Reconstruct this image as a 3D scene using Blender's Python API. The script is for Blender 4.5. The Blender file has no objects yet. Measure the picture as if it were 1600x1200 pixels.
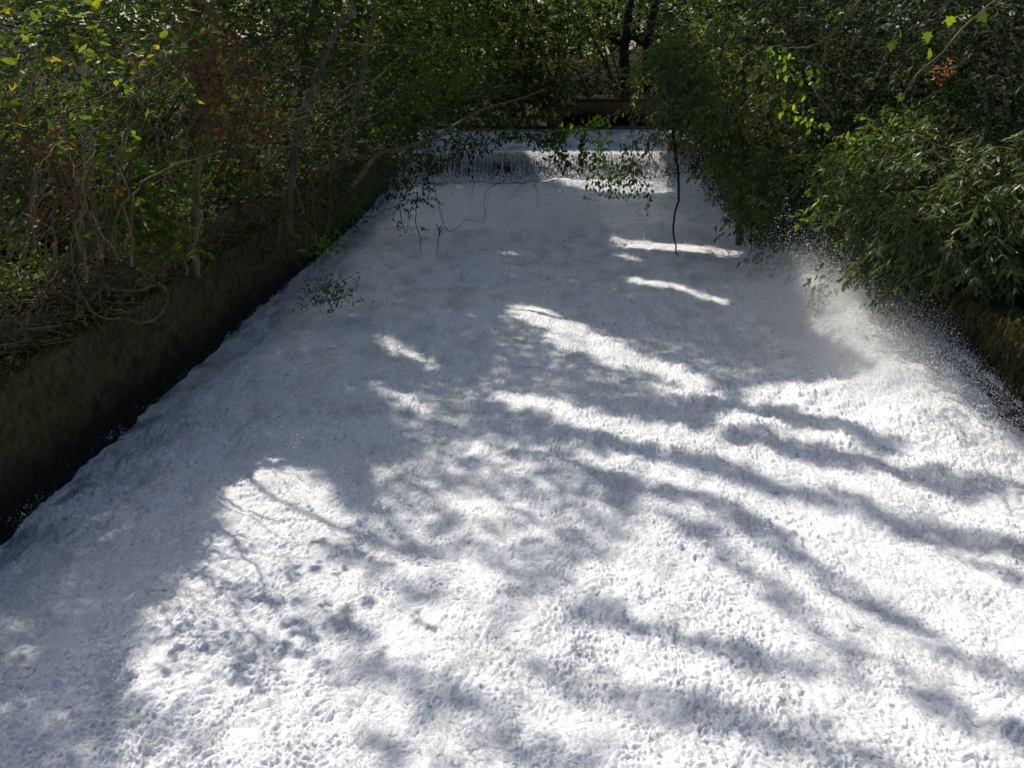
import bpy, math, random
import numpy as np
from mathutils import Vector

rng = np.random.default_rng(11)
random.seed(5)
C = bpy.context.scene.collection
sc = bpy.context.scene

# ------------------------------------------------------------------ camera maths
EYE = 3.5
FPX = 1256.0
PITCH = math.atan(483 / FPX)
YAW = math.atan(35 * math.cos(PITCH) / FPX)


def _rz(a):
    c, s = math.cos(a), math.sin(a)
    return np.array([[c, -s, 0], [s, c, 0], [0, 0, 1.0]])


def _rx(a):
    c, s = math.cos(a), math.sin(a)
    return np.array([[1.0, 0, 0], [0, c, -s], [0, s, c]])


ROT = _rz(YAW) @ _rx(math.pi / 2 - PITCH)


def ray(px, py):
    return ROT @ np.array([(px - 800) / FPX, -(py - 600) / FPX, -1.0])


def at(px, py, Y):
    d = ray(px, py)
    return d * (Y / d[1]) + np.array([0, 0, EYE])


def on_z(px, py, z=0.0):
    d = ray(px, py)
    return d * ((z - EYE) / d[2]) + np.array([0, 0, EYE])


def project(p):
    q = (p - np.array([0, 0, EYE])) @ ROT
    return 800 + FPX * q[:, 0] / -q[:, 2], 600 - FPX * q[:, 1] / -q[:, 2]


SUN_EL = math.radians(53)
SUN_AZ = math.radians(40)          # degrees to the -X side of +Y
TOSUN = np.array([-math.sin(SUN_AZ) * math.cos(SUN_EL), math.cos(SUN_AZ) * math.cos(SUN_EL), math.sin(SUN_EL)])

XL, XR = -4.40, 5.05               # inner faces of the two channel walls
YF = 26.0                          # foot of the weir
CREST = 1.28

# ------------------------------------------------------------------ noise
_perm = rng.permutation(1024)


def perlin(x, y, seed=0):
    x = np.asarray(x, dtype=np.float64) + seed * 17.37
    y = np.asarray(y, dtype=np.float64) + seed * 5.91
    xi = np.floor(x).astype(np.int64)
    yi = np.floor(y).astype(np.int64)
    xf = x - xi
    yf = y - yi
    u = xf * xf * xf * (xf * (xf * 6 - 15) + 10)
    v = yf * yf * yf * (yf * (yf * 6 - 15) + 10)

    def g(ix, iy, dx, dy):
        h = _perm[(_perm[ix & 1023] + iy) & 1023]
        a = h * (2 * math.pi / 1024.0)
        return np.cos(a) * dx + np.sin(a) * dy

    n00 = g(xi, yi, xf, yf)
    n10 = g(xi + 1, yi, xf - 1, yf)
    n01 = g(xi, yi + 1, xf, yf - 1)
    n11 = g(xi + 1, yi + 1, xf - 1, yf - 1)
    a = n00 + u * (n10 - n00)
    b = n01 + u * (n11 - n01)
    return (a + v * (b - a)) * 1.5


def fbm(x, y, octv=4, seed=0):
    t, a, s = 0, 1.0, 0
    for k in range(octv):
        t = t + a * perlin(x * 2 ** k, y * 2 ** k, seed + k * 3)
        s += a
        a *= 0.5
    return t / s


def sstep(a, b, x):
    t = np.clip((x - a) / (b - a), 0, 1)
    return t * t * (3 - 2 * t)


# ------------------------------------------------------------------ mesh helpers
def mesh_object(name, verts, faces_flat, loop_tot, mat, parent=None, smooth=True, attrs=None):
    me = bpy.data.meshes.new(name)
    nv = len(verts)
    me.vertices.add(nv)
    me.vertices.foreach_set('co', np.ascontiguousarray(verts, dtype=np.float32).ravel())
    nf = len(loop_tot)
    me.loops.add(len(faces_flat))
    me.loops.foreach_set('vertex_index', np.ascontiguousarray(faces_flat, dtype=np.int32))
    me.polygons.add(nf)
    st = np.zeros(nf, dtype=np.int32)
    st[1:] = np.cumsum(loop_tot)[:-1]
    me.polygons.foreach_set('loop_start', st)
    me.polygons.foreach_set('loop_total', np.ascontiguousarray(loop_tot, dtype=np.int32))
    me.update(calc_edges=True)
    if smooth:
        me.polygons.foreach_set('use_smooth', np.ones(nf, dtype=bool))
    for k, v in (attrs or {}).items():
        a = me.attributes.new(k, 'FLOAT', 'POINT')
        a.data.foreach_set('value', np.ascontiguousarray(v, dtype=np.float32))
    me.validate()
    if mat:
        me.materials.append(mat)
    o = bpy.data.objects.new(name, me)
    C.objects.link(o)
    if parent is not None:
        o.parent = parent
        o.matrix_parent_inverse = parent.matrix_basis.inverted()
    return o


def tag(o, label=None, cat=None, group=None, kind=None):
    if label:
        o['label'] = label
    if cat:
        o['category'] = cat
    if group:
        o['group'] = group
    if kind:
        o['kind'] = kind
    return o


def thing(name, label, cat, loc, group=None):
    o = bpy.data.objects.new(name, None)
    C.objects.link(o)
    o.empty_display_size = 0.2
    o.location = Vector([float(a) for a in loc])
    return tag(o, label, cat, group)


def grid_faces(nr, nc):
    i = np.arange(nr - 1)[:, None] * nc + np.arange(nc - 1)[None, :]
    f = np.stack([i, i + 1, i + nc + 1, i + nc], axis=-1).reshape(-1, 4)
    return f


class MB:
    def __init__(self):
        self.v, self.f, self.t, self.n = [], [], [], 0

    def add(self, verts, faces):
        verts = np.asarray(verts, dtype=np.float64)
        faces = np.asarray(faces, dtype=np.int64)
        self.v.append(verts)
        self.f.append((faces + self.n).ravel())
        self.t.append(np.full(len(faces), faces.shape[1]))
        self.n += len(verts)

    def tube(self, pts, rad, sides=6, cap=True):
        pts = np.asarray(pts, dtype=np.float64)
        n = len(pts)
        rad = np.broadcast_to(np.asarray(rad, dtype=np.float64), (n,))
        d = np.gradient(pts, axis=0)
        d /= np.linalg.norm(d, axis=1)[:, None] + 1e-9
        ref = np.array([0.31, 0.17, 0.93]) if abs(d[n // 2][2]) < 0.8 else np.array([0.95, 0.2, 0.1])
        u = np.cross(d, ref)
        u /= np.linalg.norm(u, axis=1)[:, None] + 1e-9
        w = np.cross(d, u)
        a = np.arange(sides) * 2 * math.pi / sides
        ring = u[:, None, :] * np.cos(a)[None, :, None] + w[:, None, :] * np.sin(a)[None, :, None]
        V = (pts[:, None, :] + ring * rad[:, None, None]).reshape(-1, 3)
        i = np.arange(n - 1)[:, None] * sides
        k = np.arange(sides)[None, :]
        k2 = (k + 1) % sides
        F = np.stack([i + k, i + k2, i + sides + k2, i + sides + k], axis=-1).reshape(-1, 4)
        self.add(V, F)

    def box(self, lo, hi, jit=0.0):
        lo = np.asarray(lo, float)
        hi = np.asarray(hi, float)
        V = np.array([[x, y, z] for x in (0, 1) for y in (0, 1) for z in (0, 1)], float) * (hi - lo) + lo
        if jit:
            V = V + rng.normal(0, jit, V.shape)
        F = [[0, 1, 3, 2], [4, 6, 7, 5], [0, 4, 5, 1], [2, 3, 7, 6], [0, 2, 6, 4], [1, 5, 7, 3]]
        self.add(V, F)

    def build(self, name, mat, parent=None, smooth=True):
        return mesh_object(name, np.concatenate(self.v), np.concatenate(self.f), np.concatenate(self.t), mat, parent, smooth)


def smooth_path(ctrl, n=24, wob=0.0, seed=None):
    c = np.asarray(ctrl, float)
    if len(c) == 2:
        c = np.array([c[0], (c[0] + c[1]) / 2, c[1]])
    p = np.vstack([2 * c[0] - c[1], c, 2 * c[-1] - c[-2]])
    out = []
    m = len(c) - 1
    for t in np.linspace(0, m - 1e-6, n):
        k = int(t)
        u = t - k
        p0, p1, p2, p3 = p[k], p[k + 1], p[k + 2], p[k + 3]
        out.append(0.5 * (2 * p1 + (p2 - p0) * u + (2 * p0 - 5 * p1 + 4 * p2 - p3) * u * u + (3 * p1 - p0 - 3 * p2 + p3) * u ** 3))
    out = np.array(out)
    if wob:
        w = rng.normal(0, wob, out.shape)
        w = (w + np.roll(w, 1, 0) + np.roll(w, -1, 0)) / 1.7
        w[0] = 0
        out = out + w
    return out


def unit(a):
    return a / (np.linalg.norm(a, axis=-1, keepdims=True) + 1e-9)


OVATE = (np.array([[0, 0, 0], [.28, .46, -.05], [.66, .38, -.10], [1, 0, -.16], [.66, -.38, -.10], [.28, -.46, -.05], [.45, 0, .03]]),
         np.array([[0, 6, 2, 1], [6, 3, 2, 2], [0, 5, 4, 6], [6, 4, 3, 3]]))
# outline verts 0..5 and a midrib vert; written as quads/tris below
OV_V = np.array([[0, 0, 0], [.28, .46, -.06], [.68, .36, -.12], [1, 0, -.20], [.68, -.36, -.12], [.28, -.46, -.06], [.5, 0, .04]])
OV_F = np.array([[0, 6, 2, 1], [6, 3, 2, 6], [0, 5, 4, 6], [6, 4, 3, 6]])
MAPLE_V = np.array([[0, 0, 0], [.12, .30, 0], [-.02, .52, -.05], [.30, .38, 0], [.48, .62, -.08], [.58, .30, 0], [.74, .24, 0], [1, 0, -.12],
                    [.74, -.24, 0], [.58, -.30, 0], [.48, -.62, -.08], [.30, -.38, 0], [-.02, -.52, -.05], [.12, -.30, 0]])


def leaves_mesh(name, P, D, N, L, W, rnd, mat, parent=None, maple=False, extra=None):
    """many leaves as ONE foliage mesh: P base points, D axis, N leaf normal, L length, W width/length"""
    n = len(P)
    D = unit(D)
    S = unit(np.cross(N, D))
    N = np.cross(D, S)
    if maple:
        T = MAPLE_V
    else:
        T = OV_V
    k = len(T)
    L = np.broadcast_to(L, (n,))
    W = np.broadcast_to(W, (n,))
    V = P[:, None, :] + L[:, None, None] * (D[:, None, :] * T[None, :, 0, None] + S[:, None, :] * T[None, :, 1, None] * W[:, None, None]
                                            + N[:, None, :] * T[None, :, 2, None])
    base = (np.arange(n) * k)[:, None]
    if maple:
        F = (base + np.arange(k)[None, :]).ravel()
        tot = np.full(n, k)
    else:
        f = np.array([0, 6, 2, 1, 6, 3, 2, 0, 5, 4, 6, 6, 4, 3])
        F = (base + f[None, :]).ravel()
        tot = np.tile(np.array([4, 3, 4, 3]), n)
    V = V.reshape(-1, 3)
    R_ = np.repeat(rnd, k)
    if extra is not None:                       # the twigs the leaves grow on, with their own bark
        eV, eF, eT, eM = extra
        F = np.concatenate([F, eF + len(V)])
        nl_ = len(tot)
        tot = np.concatenate([tot, eT])
        V = np.concatenate([V, eV])
        R_ = np.concatenate([R_, np.zeros(len(eV))])
        o = mesh_object(name, V, F, tot, mat, parent, True, {'rnd': R_})
        o.data.materials.append(eM)
        mi = np.zeros(len(tot), dtype=np.int32)
        mi[nl_:] = 1
        if len(o.data.polygons) == len(mi):
            o.data.polygons.foreach_set('material_index', mi)
        return o
    return mesh_object(name, V, F, tot, mat, parent, True, {'rnd': R_})


# ------------------------------------------------------------------ materials
def new_mat(name):
    m = bpy.data.materials.new(name)
    m.use_nodes = True
    nt = m.node_tree
    nt.nodes.clear()
    out = nt.nodes.new('ShaderNodeOutputMaterial')
    return m, nt, out


def ramp(nt, fac, stops, interp='LINEAR'):
    r = nt.nodes.new('ShaderNodeValToRGB')
    r.color_ramp.interpolation = interp
    e = r.color_ramp.elements
    while len(e) < len(stops):
        e.new(0.5)
    for el, (p, c) in zip(e, stops):
        el.position = p
        el.color = (c[0], c[1], c[2], 1)
    nt.links.new(fac, r.inputs['Fac'])
    return r.outputs['Color']


def noise_node(nt, scale, detail=6, rough=.6, vec=None, dist=0.0):
    n = nt.nodes.new('ShaderNodeTexNoise')
    n.inputs['Scale'].default_value = scale
    n.inputs['Detail'].default_value = detail
    n.inputs['Roughness'].default_value = rough
    n.inputs['Distortion'].default_value = dist
    if vec is not None:
        nt.links.new(vec, n.inputs['Vector'])
    return n.outputs['Fac']


def geo_pos(nt):
    g = nt.nodes.new('ShaderNodeNewGeometry')
    return g.outputs['Position']


def leaf_mat(name, cols, tr_gain=1.5, tr=0.42, rough=0.45, spec=0.25, tint=(1.0, 1.05, .35)):
    m, nt, out = new_mat(name)
    a = nt.nodes.new('ShaderNodeAttribute')
    a.attribute_name = 'rnd'
    n = len(cols)
    col = ramp(nt, a.outputs['Fac'], [(i / max(1, n - 1), c) for i, c in enumerate(cols)])
    p = nt.nodes.new('ShaderNodeBsdfPrincipled')
    p.inputs['Roughness'].default_value = rough
    p.inputs['Specular IOR Level'].default_value = spec
    nt.links.new(col, p.inputs['Base Color'])
    t = nt.nodes.new('ShaderNodeBsdfTranslucent')
    mx = nt.nodes.new('ShaderNodeMix')
    mx.data_type = 'RGBA'
    mx.blend_type = 'MULTIPLY'
    mx.inputs['Factor'].default_value = 1
    nt.links.new(col, mx.inputs[6])
    mx.inputs[7].default_value = (tint[0] * tr_gain, tint[1] * tr_gain, tint[2] * tr_gain, 1)
    mx.clamp_result = False
    nt.links.new(mx.outputs[2], t.inputs['Color'])
    ms = nt.nodes.new('ShaderNodeMixShader')
    ms.inputs[0].default_value = tr
    nt.links.new(p.outputs[0], ms.inputs[1])
    nt.links.new(t.outputs[0], ms.inputs[2])
    nt.links.new(ms.outputs[0], out.inputs['Surface'])
    return m


def bark_mat(name, c1, c2, c3, scale=9, bump=.5):
    m, nt, out = new_mat(name)
    pos = geo_pos(nt)
    mp = nt.nodes.new('ShaderNodeMapping')
    mp.inputs['Scale'].default_value = (1, 1, .35)
    nt.links.new(pos, mp.inputs['Vector'])
    f = noise_node(nt, scale, 8, .65, mp.outputs[0], .4)
    col = ramp(nt, f, [(.32, c1), (.5, c2), (.68, c3)])
    p = nt.nodes.new('ShaderNodeBsdfPrincipled')
    p.inputs['Roughness'].default_value = .85
    nt.links.new(col, p.inputs['Base Color'])
    b = nt.nodes.new('ShaderNodeBump')
    b.inputs['Strength'].default_value = bump
    b.inputs['Distance'].default_value = .03
    nt.links.new(noise_node(nt, scale * 4, 6, .7, mp.outputs[0]), b.inputs['Height'])
    nt.links.new(b.outputs[0], p.inputs['Normal'])
    nt.links.new(p.outputs[0], out.inputs['Surface'])
    return m


M = {}
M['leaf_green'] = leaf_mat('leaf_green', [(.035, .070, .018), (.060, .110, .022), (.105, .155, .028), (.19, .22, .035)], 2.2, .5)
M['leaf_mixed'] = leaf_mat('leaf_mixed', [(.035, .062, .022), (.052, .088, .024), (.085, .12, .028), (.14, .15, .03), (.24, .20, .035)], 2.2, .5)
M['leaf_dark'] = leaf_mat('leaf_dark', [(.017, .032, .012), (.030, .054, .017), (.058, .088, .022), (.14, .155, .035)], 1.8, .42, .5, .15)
M['leaf_shaded'] = leaf_mat('leaf_shaded', [(.010, .018, .010), (.018, .032, .015), (.032, .050, .020), (.07, .09, .03)], 1.6, .3, .55, .15)  # leaf colours darkened to stand in for the shade on this bank
M['leaf_lance'] = leaf_mat('leaf_lance', [(.040, .070, .028), (.068, .106, .036), (.105, .142, .05), (.19, .215, .09)], 1.4, .38, .38, .35)
M['leaf_fine'] = leaf_mat('leaf_fine', [(.05, .076, .032), (.085, .118, .042), (.125, .155, .054), (.22, .23, .10)], 1.7, .45, .42, .3)
M['leaf_bright'] = leaf_mat('leaf_bright', [(.08, .14, .02), (.13, .22, .03), (.20, .30, .03), (.28, .36, .05)], 1.8, .5)
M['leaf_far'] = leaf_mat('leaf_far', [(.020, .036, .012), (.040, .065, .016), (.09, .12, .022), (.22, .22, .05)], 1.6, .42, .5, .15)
M['leaf_dry'] = leaf_mat('leaf_dry', [(.055, .038, .018), (.095, .062, .026), (.18, .10, .034), (.28, .16, .05), (.52, .20, .035)], 1.9, .45, .7, .2, (1.0, .8, .4))
M['leaf_orange'] = leaf_mat('leaf_orange', [(.40, .16, .05), (.55, .28, .10), (.6, .35, .16)], 1.2, .4, .6, .2, (1, .8, .5))
M['litter'] = leaf_mat('litter', [(.035, .024, .014), (.06, .04, .02), (.10, .065, .03), (.15, .10, .05)], 1.0, .15, .85, .1, (1, .8, .5))
M['grass'] = leaf_mat('grass', [(.035, .036, .014), (.06, .055, .02), (.09, .08, .03), (.15, .125, .055)], 2.0, .45, .6, .2)
M['bark'] = bark_mat('bark', (.022, .017, .011), (.055, .042, .026), (.12, .10, .065))
M['bark_pale'] = bark_mat('bark_pale', (.05, .04, .022), (.135, .11, .062), (.28, .24, .155), 7)
M['bark_moss'] = bark_mat('bark_moss', (.04, .036, .016), (.10, .10, .034), (.20, .20, .075), 8)
M['twig'] = bark_mat('twig', (.06, .042, .018), (.14, .105, .048), (.26, .205, .11), 15)
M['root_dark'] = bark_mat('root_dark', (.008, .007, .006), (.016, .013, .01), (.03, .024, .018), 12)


def foam_mat(name, base=(.88, .89, .905), clear=(.27, .32, .37), rough=.55, sss=0.0):
    m, nt, out = new_mat(name)
    a = nt.nodes.new('ShaderNodeAttribute')
    a.attribute_name = 'clear'
    p = nt.nodes.new('ShaderNodeBsdfPrincipled')
    col = ramp(nt, a.outputs['Fac'], [(0, base), (1, clear)])
    # bubbles and water films: a fine grey-white grain that belongs to the froth itself
    ps_ = geo_pos(nt)
    for sc_, lo, hi in ((115, .76, 1.06), (44, .82, 1.05), (17, .90, 1.03)):
        g_ = ramp(nt, noise_node(nt, sc_, 2, .75, ps_, .4), [(.36, (lo, lo * 1.01, lo * 1.03)), (.60, (hi, hi, hi))])
        mg = nt.nodes.new('ShaderNodeMix')
        mg.data_type = 'RGBA'
        mg.blend_type = 'MULTIPLY'
        mg.inputs['Factor'].default_value = 1
        nt.links.new(col, mg.inputs[6])
        nt.links.new(g_, mg.inputs[7])
        col = mg.outputs[2]
    nt.links.new(col, p.inputs['Base Color'])
    rr = ramp(nt, a.outputs['Fac'], [(0, (rough,) * 3), (1, (.12,) * 3)])
    nt.links.new(rr, p.inputs['Roughness'])
    p.inputs['IOR'].default_value = 1.33
    p.inputs['Specular IOR Level'].default_value = .3
    p.inputs['Subsurface Weight'].default_value = sss
    p.inputs['Subsurface Radius'].default_value = (1, 1, 1.1)
    p.inputs['Subsurface Scale'].default_value = .028
    t = nt.nodes.new('ShaderNodeBsdfTranslucent')
    t.inputs['Color'].default_value = (.86, .88, .9, 1)
    ms = nt.nodes.new('ShaderNodeMixShader')
    ms.inputs[0].default_value = .0
    pos = geo_pos(nt)
    b = nt.nodes.new('ShaderNodeBump')
    b.inputs['Strength'].default_value = .55
    b.inputs['Distance'].default_value = .02
    nt.links.new(noise_node(nt, 75, 4, .7, pos, .3), b.inputs['Height'])
    nt.links.new(b.outputs[0], p.inputs['Normal'])
    nt.links.new(p.outputs[0], out.inputs['Surface'])
    return m


M['foam'] = foam_mat('foam', sss=.8)
M['pool'] = foam_mat('pool', (.60, .67, .80), (.22, .27, .36), .25)  # base tinted blue, standing in for sky light on the upper water


def plain(name, c, rough=.5, spec=.4):
    m, nt, out = new_mat(name)
    p = nt.nodes.new('ShaderNodeBsdfPrincipled')
    p.inputs['Base Color'].default_value = (*c, 1)
    p.inputs['Roughness'].default_value = rough
    p.inputs['Specular IOR Level'].default_value = spec
    nt.links.new(p.outputs[0], out.inputs['Surface'])
    return m


M['drop'] = plain('drop', (.86, .88, .9), .3)
md, nt, out = new_mat('fall_water')
p = nt.nodes.new('ShaderNodeBsdfPrincipled')
p.inputs['Base Color'].default_value = (.84, .87, .90, 1)
p.inputs['Roughness'].default_value = .25
t = nt.nodes.new('ShaderNodeBsdfTranslucent')
t.inputs['Color'].default_value = (.97, .97, .98, 1)
ms = nt.nodes.new('ShaderNodeMixShader')
ms.inputs[0].default_value = .92
nt.links.new(p.outputs[0], ms.inputs[1])
nt.links.new(t.outputs[0], ms.inputs[2])
nt.links.new(ms.outputs[0], out.inputs['Surface'])
M['fall'] = md


def wall_mat(name, wet=.62, moss=(.105, .10, .03), earth=(.12, .092, .048), pale=(.22, .175, .10)):
    m, nt, out = new_mat(name)
    pos = geo_pos(nt)
    sep = nt.nodes.new('ShaderNodeSeparateXYZ')
    nt.links.new(pos, sep.inputs[0])
    n1 = noise_node(nt, 2.6, 8, .68, pos, .6)
    n2 = noise_node(nt, 11, 8, .7, pos, .3)
    c = ramp(nt, n1, [(.30, (.020, .018, .010)), (.43, earth), (.53, moss), (.62, (.05, .05, .018)), (.74, pale)])
    c2 = ramp(nt, n2, [(.3, (.25, .25, .25)), (.55, (1, 1, 1)), (.75, (1.5, 1.4, 1.2))])
    mx = nt.nodes.new('ShaderNodeMix')
    mx.data_type = 'RGBA'
    mx.blend_type = 'MULTIPLY'
    mx.inputs['Factor'].default_value = 1
    nt.links.new(c, mx.inputs[6])
    nt.links.new(c2, mx.inputs[7])
    # wet, algae-black band reached by the splash
    ad = nt.nodes.new('ShaderNodeMath')
    ad.operation = 'MULTIPLY_ADD'
    nt.links.new(n1, ad.inputs[0])
    ad.inputs[1].default_value = .9
    nt.links.new(sep.outputs['Z'], ad.inputs[2])
    sc_ = nt.nodes.new('ShaderNodeMath')
    sc_.operation = 'MULTIPLY'
    nt.links.new(ad.outputs[0], sc_.inputs[0])
    sc_.inputs[1].default_value = .5
    w = ramp(nt, sc_.outputs[0], [(max(0, (wet + .55) / 2), (0, 0, 0)), (min(1, (wet + 1.0) / 2), (1, 1, 1))])
    mw = nt.nodes.new('ShaderNodeMix')
    mw.data_type = 'RGBA'
    mw.inputs[6].default_value = (.012, .011, .009, 1)
    nt.links.new(w, mw.inputs['Factor'])
    nt.links.new(mx.outputs[2], mw.inputs[7])
    p = nt.nodes.new('ShaderNodeBsdfPrincipled')
    p.inputs['Roughness'].default_value = .8
    p.inputs['Specular IOR Level'].default_value = .2
    nt.links.new(mw.outputs[2], p.inputs['Base Color'])
    b = nt.nodes.new('ShaderNodeBump')
    b.inputs['Strength'].default_value = .9
    b.inputs['Distance'].default_value = .06
    nt.links.new(n2, b.inputs['Height'])
    nt.links.new(b.outputs[0], p.inputs['Normal'])
    nt.links.new(p.outputs[0], out.inputs['Surface'])
    return m


M['wall'] = wall_mat('wall_mossy', .02)
M['wall_right'] = wall_mat('wall_mossy_brown', .35, (.07, .065, .022), (.075, .058, .036), (.15, .12, .06))
m, nt, out = new_mat('soil')
pos = geo_pos(nt)
n1 = noise_node(nt, 1.7, 9, .7, pos, .4)
col = ramp(nt, n1, [(.3, (.008, .006, .004)), (.46, (.016, .012, .006)), (.58, (.023, .019, .008)), (.72, (.014, .019, .006))])
p = nt.nodes.new('ShaderNodeBsdfPrincipled')
p.inputs['Roughness'].default_value = .95
p.inputs['Specular IOR Level'].default_value = .1
nt.links.new(col, p.inputs['Base Color'])
b = nt.nodes.new('ShaderNodeBump')
b.inputs['Strength'].default_value = 1
b.inputs['Distance'].default_value = .06
nt.links.new(noise_node(nt, 14, 8, .7, pos), b.inputs['Height'])
nt.links.new(b.outputs[0], p.inputs['Normal'])
nt.links.new(p.outputs[0], out.inputs['Surface'])
M['soil'] = m

m, nt, out = new_mat('brick')
tc = nt.nodes.new('ShaderNodeTexCoord')
mp = nt.nodes.new('ShaderNodeMapping')
mp.inputs['Rotation'].default_value = (math.radians(90), 0, 0)
nt.links.new(tc.outputs['Object'], mp.inputs['Vector'])
br = nt.nodes.new('ShaderNodeTexBrick')
br.inputs['Color1'].default_value = (.17, .085, .05, 1)
br.inputs['Color2'].default_value = (.13, .065, .04, 1)
br.inputs['Mortar'].default_value = (.05, .042, .03, 1)
br.inputs['Scale'].default_value = 1
br.inputs['Brick Width'].default_value = .42
br.inputs['Row Height'].default_value = .16
br.inputs['Mortar Size'].default_value = .018
nt.links.new(mp.outputs[0], br.inputs['Vector'])
mx = nt.nodes.new('ShaderNodeMix')
mx.data_type = 'RGBA'
mx.blend_type = 'MULTIPLY'
mx.inputs['Factor'].default_value = .85
nt.links.new(br.outputs['Color'], mx.inputs[6])
nt.links.new(ramp(nt, noise_node(nt, 3, 7, .7), [(.3, (.25, .28, .2)), (.7, (1.2, 1.1, 1))]), mx.inputs[7])
p = nt.nodes.new('ShaderNodeBsdfPrincipled')
p.inputs['Roughness'].default_value = .9
nt.links.new(mx.outputs[2], p.inputs['Base Color'])
nt.links.new(p.outputs[0], out.inputs['Surface'])
M['brick'] = m
M['concrete'] = bark_mat('concrete', (.015, .012, .008), (.035, .026, .016), (.06, .045, .028), 2.5, .3)
M['weir'] = bark_mat('weir_concrete', (.012, .014, .012), (.025, .026, .02), (.05, .05, .035), 3, .6)
M['rust'] = bark_mat('rust', (.06, .025, .012), (.20, .08, .03), (.30, .18, .05), 7, .5)
M['moss'] = bark_mat('moss', (.06, .07, .012), (.16, .17, .02), (.28, .26, .04), 9, .8)

# ------------------------------------------------------------------ ground: one sheet with the channel cut into it
xs = np.unique(np.concatenate([np.linspace(-220, -40, 10), np.linspace(-40, -12, 30), np.linspace(-12, -4.95, 60), np.array([-4.7, -4.64, 5.29, 5.35]),
                               np.linspace(-4.5, 5.15, 8), np.linspace(5.6, 13, 60), np.linspace(13, 40, 30), np.linspace(40, 220, 10)]))
ys = np.unique(np.concatenate([np.linspace(-40, -2, 12), np.linspace(-2, 40, 150), np.linspace(40, 70, 40), np.linspace(70, 400, 14)]))
X, Y = np.meshgrid(xs, ys)


def bank_z(X, Y):
    dl = np.maximum(0, XL - .3 - X)
    dr = np.maximum(0, X - XR - .3)
    z = 1.05 + .15 * np.minimum(dl, 9) + .20 * np.minimum(dr, 9) + .10 * fbm(X * .9, Y * .9, 4, 4) + .35 * sstep(0.5, 3, dl + dr) * perlin(X * .25, Y * .25, 9)
    z = z + sstep(38, 75, Y) * 4.0 + sstep(20, 60, np.abs(X)) * 2.5
    return z


Z = bank_z(X, Y)
ch = (X > -4.68) & (X < 5.32)
Z = np.where(ch & (Y < 26.6), -1.2, Z)
Z = np.where((X > -4.68) & (X < 8.0) & (Y >= 26.6) & (Y < 37.0), .4, Z)
f = grid_faces(len(ys), len(xs))
g = mesh_object('ground', np.stack([X, Y, Z], -1).reshape(-1, 3), f.ravel(), np.full(len(f), 4), M['soil'])
tag(g, kind='structure')

# ------------------------------------------------------------------ channel walls


def channel_wall(name, label, x0, side, mat, top):
    """side -1: the bank lies towards -X.  The face, the rounded lip and the back as one displaced sheet, closed to the bank."""
    yy = np.linspace(-1, 28.2, 700)
    prof = [(0, -1.3), ] + [(0, z) for z in np.linspace(-.4, top - .08, 40)] + [(.03, top - .03), (.09, top), (.2, top + .01), (.32, top - .02), (.36, top - .2), (.36, -1.3)]
    prof = np.array(prof)
    S, K = np.meshgrid(np.arange(len(prof)), yy)
    px = prof[:, 0][None, :] + 0 * K
    pz = prof[:, 1][None, :] + 0 * K
    bul = (.10 * fbm(K * .8, pz * 1.1 + px, 4, 21) + .05 * np.abs(fbm(K * 3, pz * 3 + px * 3, 4, 25)) + .02 * fbm(K * 11, pz * 11, 3, 27))
    face = np.clip(S / 3, 0, 1)
    lift = .09 * fbm(K * .7, 0 * K, 3, 31) * sstep(top * .4, top, pz)
    xx = x0 + side * (px) - side * bul * (px < .2) + side * .06 * sstep(0, top, pz)
    V = np.stack([xx, K, pz + lift], -1)
    nr, nc = V.shape[:2]
    f = grid_faces(nr, nc)
    if side > 0:
        f = f[:, ::-1]
    o = mesh_object(name, V.reshape(-1, 3), f.ravel(), np.full(len(f), 4), mat)
    tag(o, label, 'retaining wall')
    return o


channel_wall('retaining_wall', 'low mossy retaining wall with a wet black foot beside the shaded leaf litter bank', XL, -1, M['wall'], 1.16)
channel_wall('retaining_wall', 'brown streaked retaining wall splashed by spray beneath the lance-leaved bushes', XR, 1, M['wall_right'], 1.12)

# ------------------------------------------------------------------ white water
rows = []
y_px = 1330.0
ylist = []
while y_px > 262:
    ylist.append(y_px)
    y_px -= 1.45
yv = np.array([on_z(800, q)[1] for q in ylist])
yv = yv[(yv > 1.5) & (yv < YF + .6)]
yv = np.unique(np.concatenate([np.linspace(-1.0, yv.min() - .03, 60), yv, np.linspace(yv.max(), YF + .6, 4)]))
xv = np.linspace(XL - .12, XR + .12, 1250)
X, Y = np.meshgrid(xv, yv)


def water_base(X, Y):
    z = .012 * (Y - 4)
    z = z - .10 + .16 * sstep(19.5, 26, Y) - .25 * sstep(10, 18, Y) * 0
    z = z + .16 * np.exp(-((Y - 18.7 - .25 * np.sin(X * .9)) / .55) ** 2) * sstep(-1, 2.4, X)
    z = z + (.07 + .15 * sstep(-.2, .8, X) + .05 * perlin(X * 2.3, Y * 2, 43)) * np.exp(-((Y - 25.05) / .38) ** 2)                                     # boil under the fall
    z = z + (-.03 + .035 * perlin(Y * .9, Y * 0, 44) + .03 * perlin(Y * 4.3, Y * 0 + X * 1.5, 45)) * np.exp(-((X - XL) / .38) ** 2)
    # the surge thrown up along the far wall
    z = z + .40 * np.exp(-((X - 4.6) / .8) ** 2) * sstep(6.0, 9.5, Y) * (1 - sstep(13.5, 16.0, Y)) * (1 + .45 * perlin(X * 1.2, Y * 1.0, 41) + .12 * perlin(X * 3.5, Y * 3.2, 46))
    return z


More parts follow.
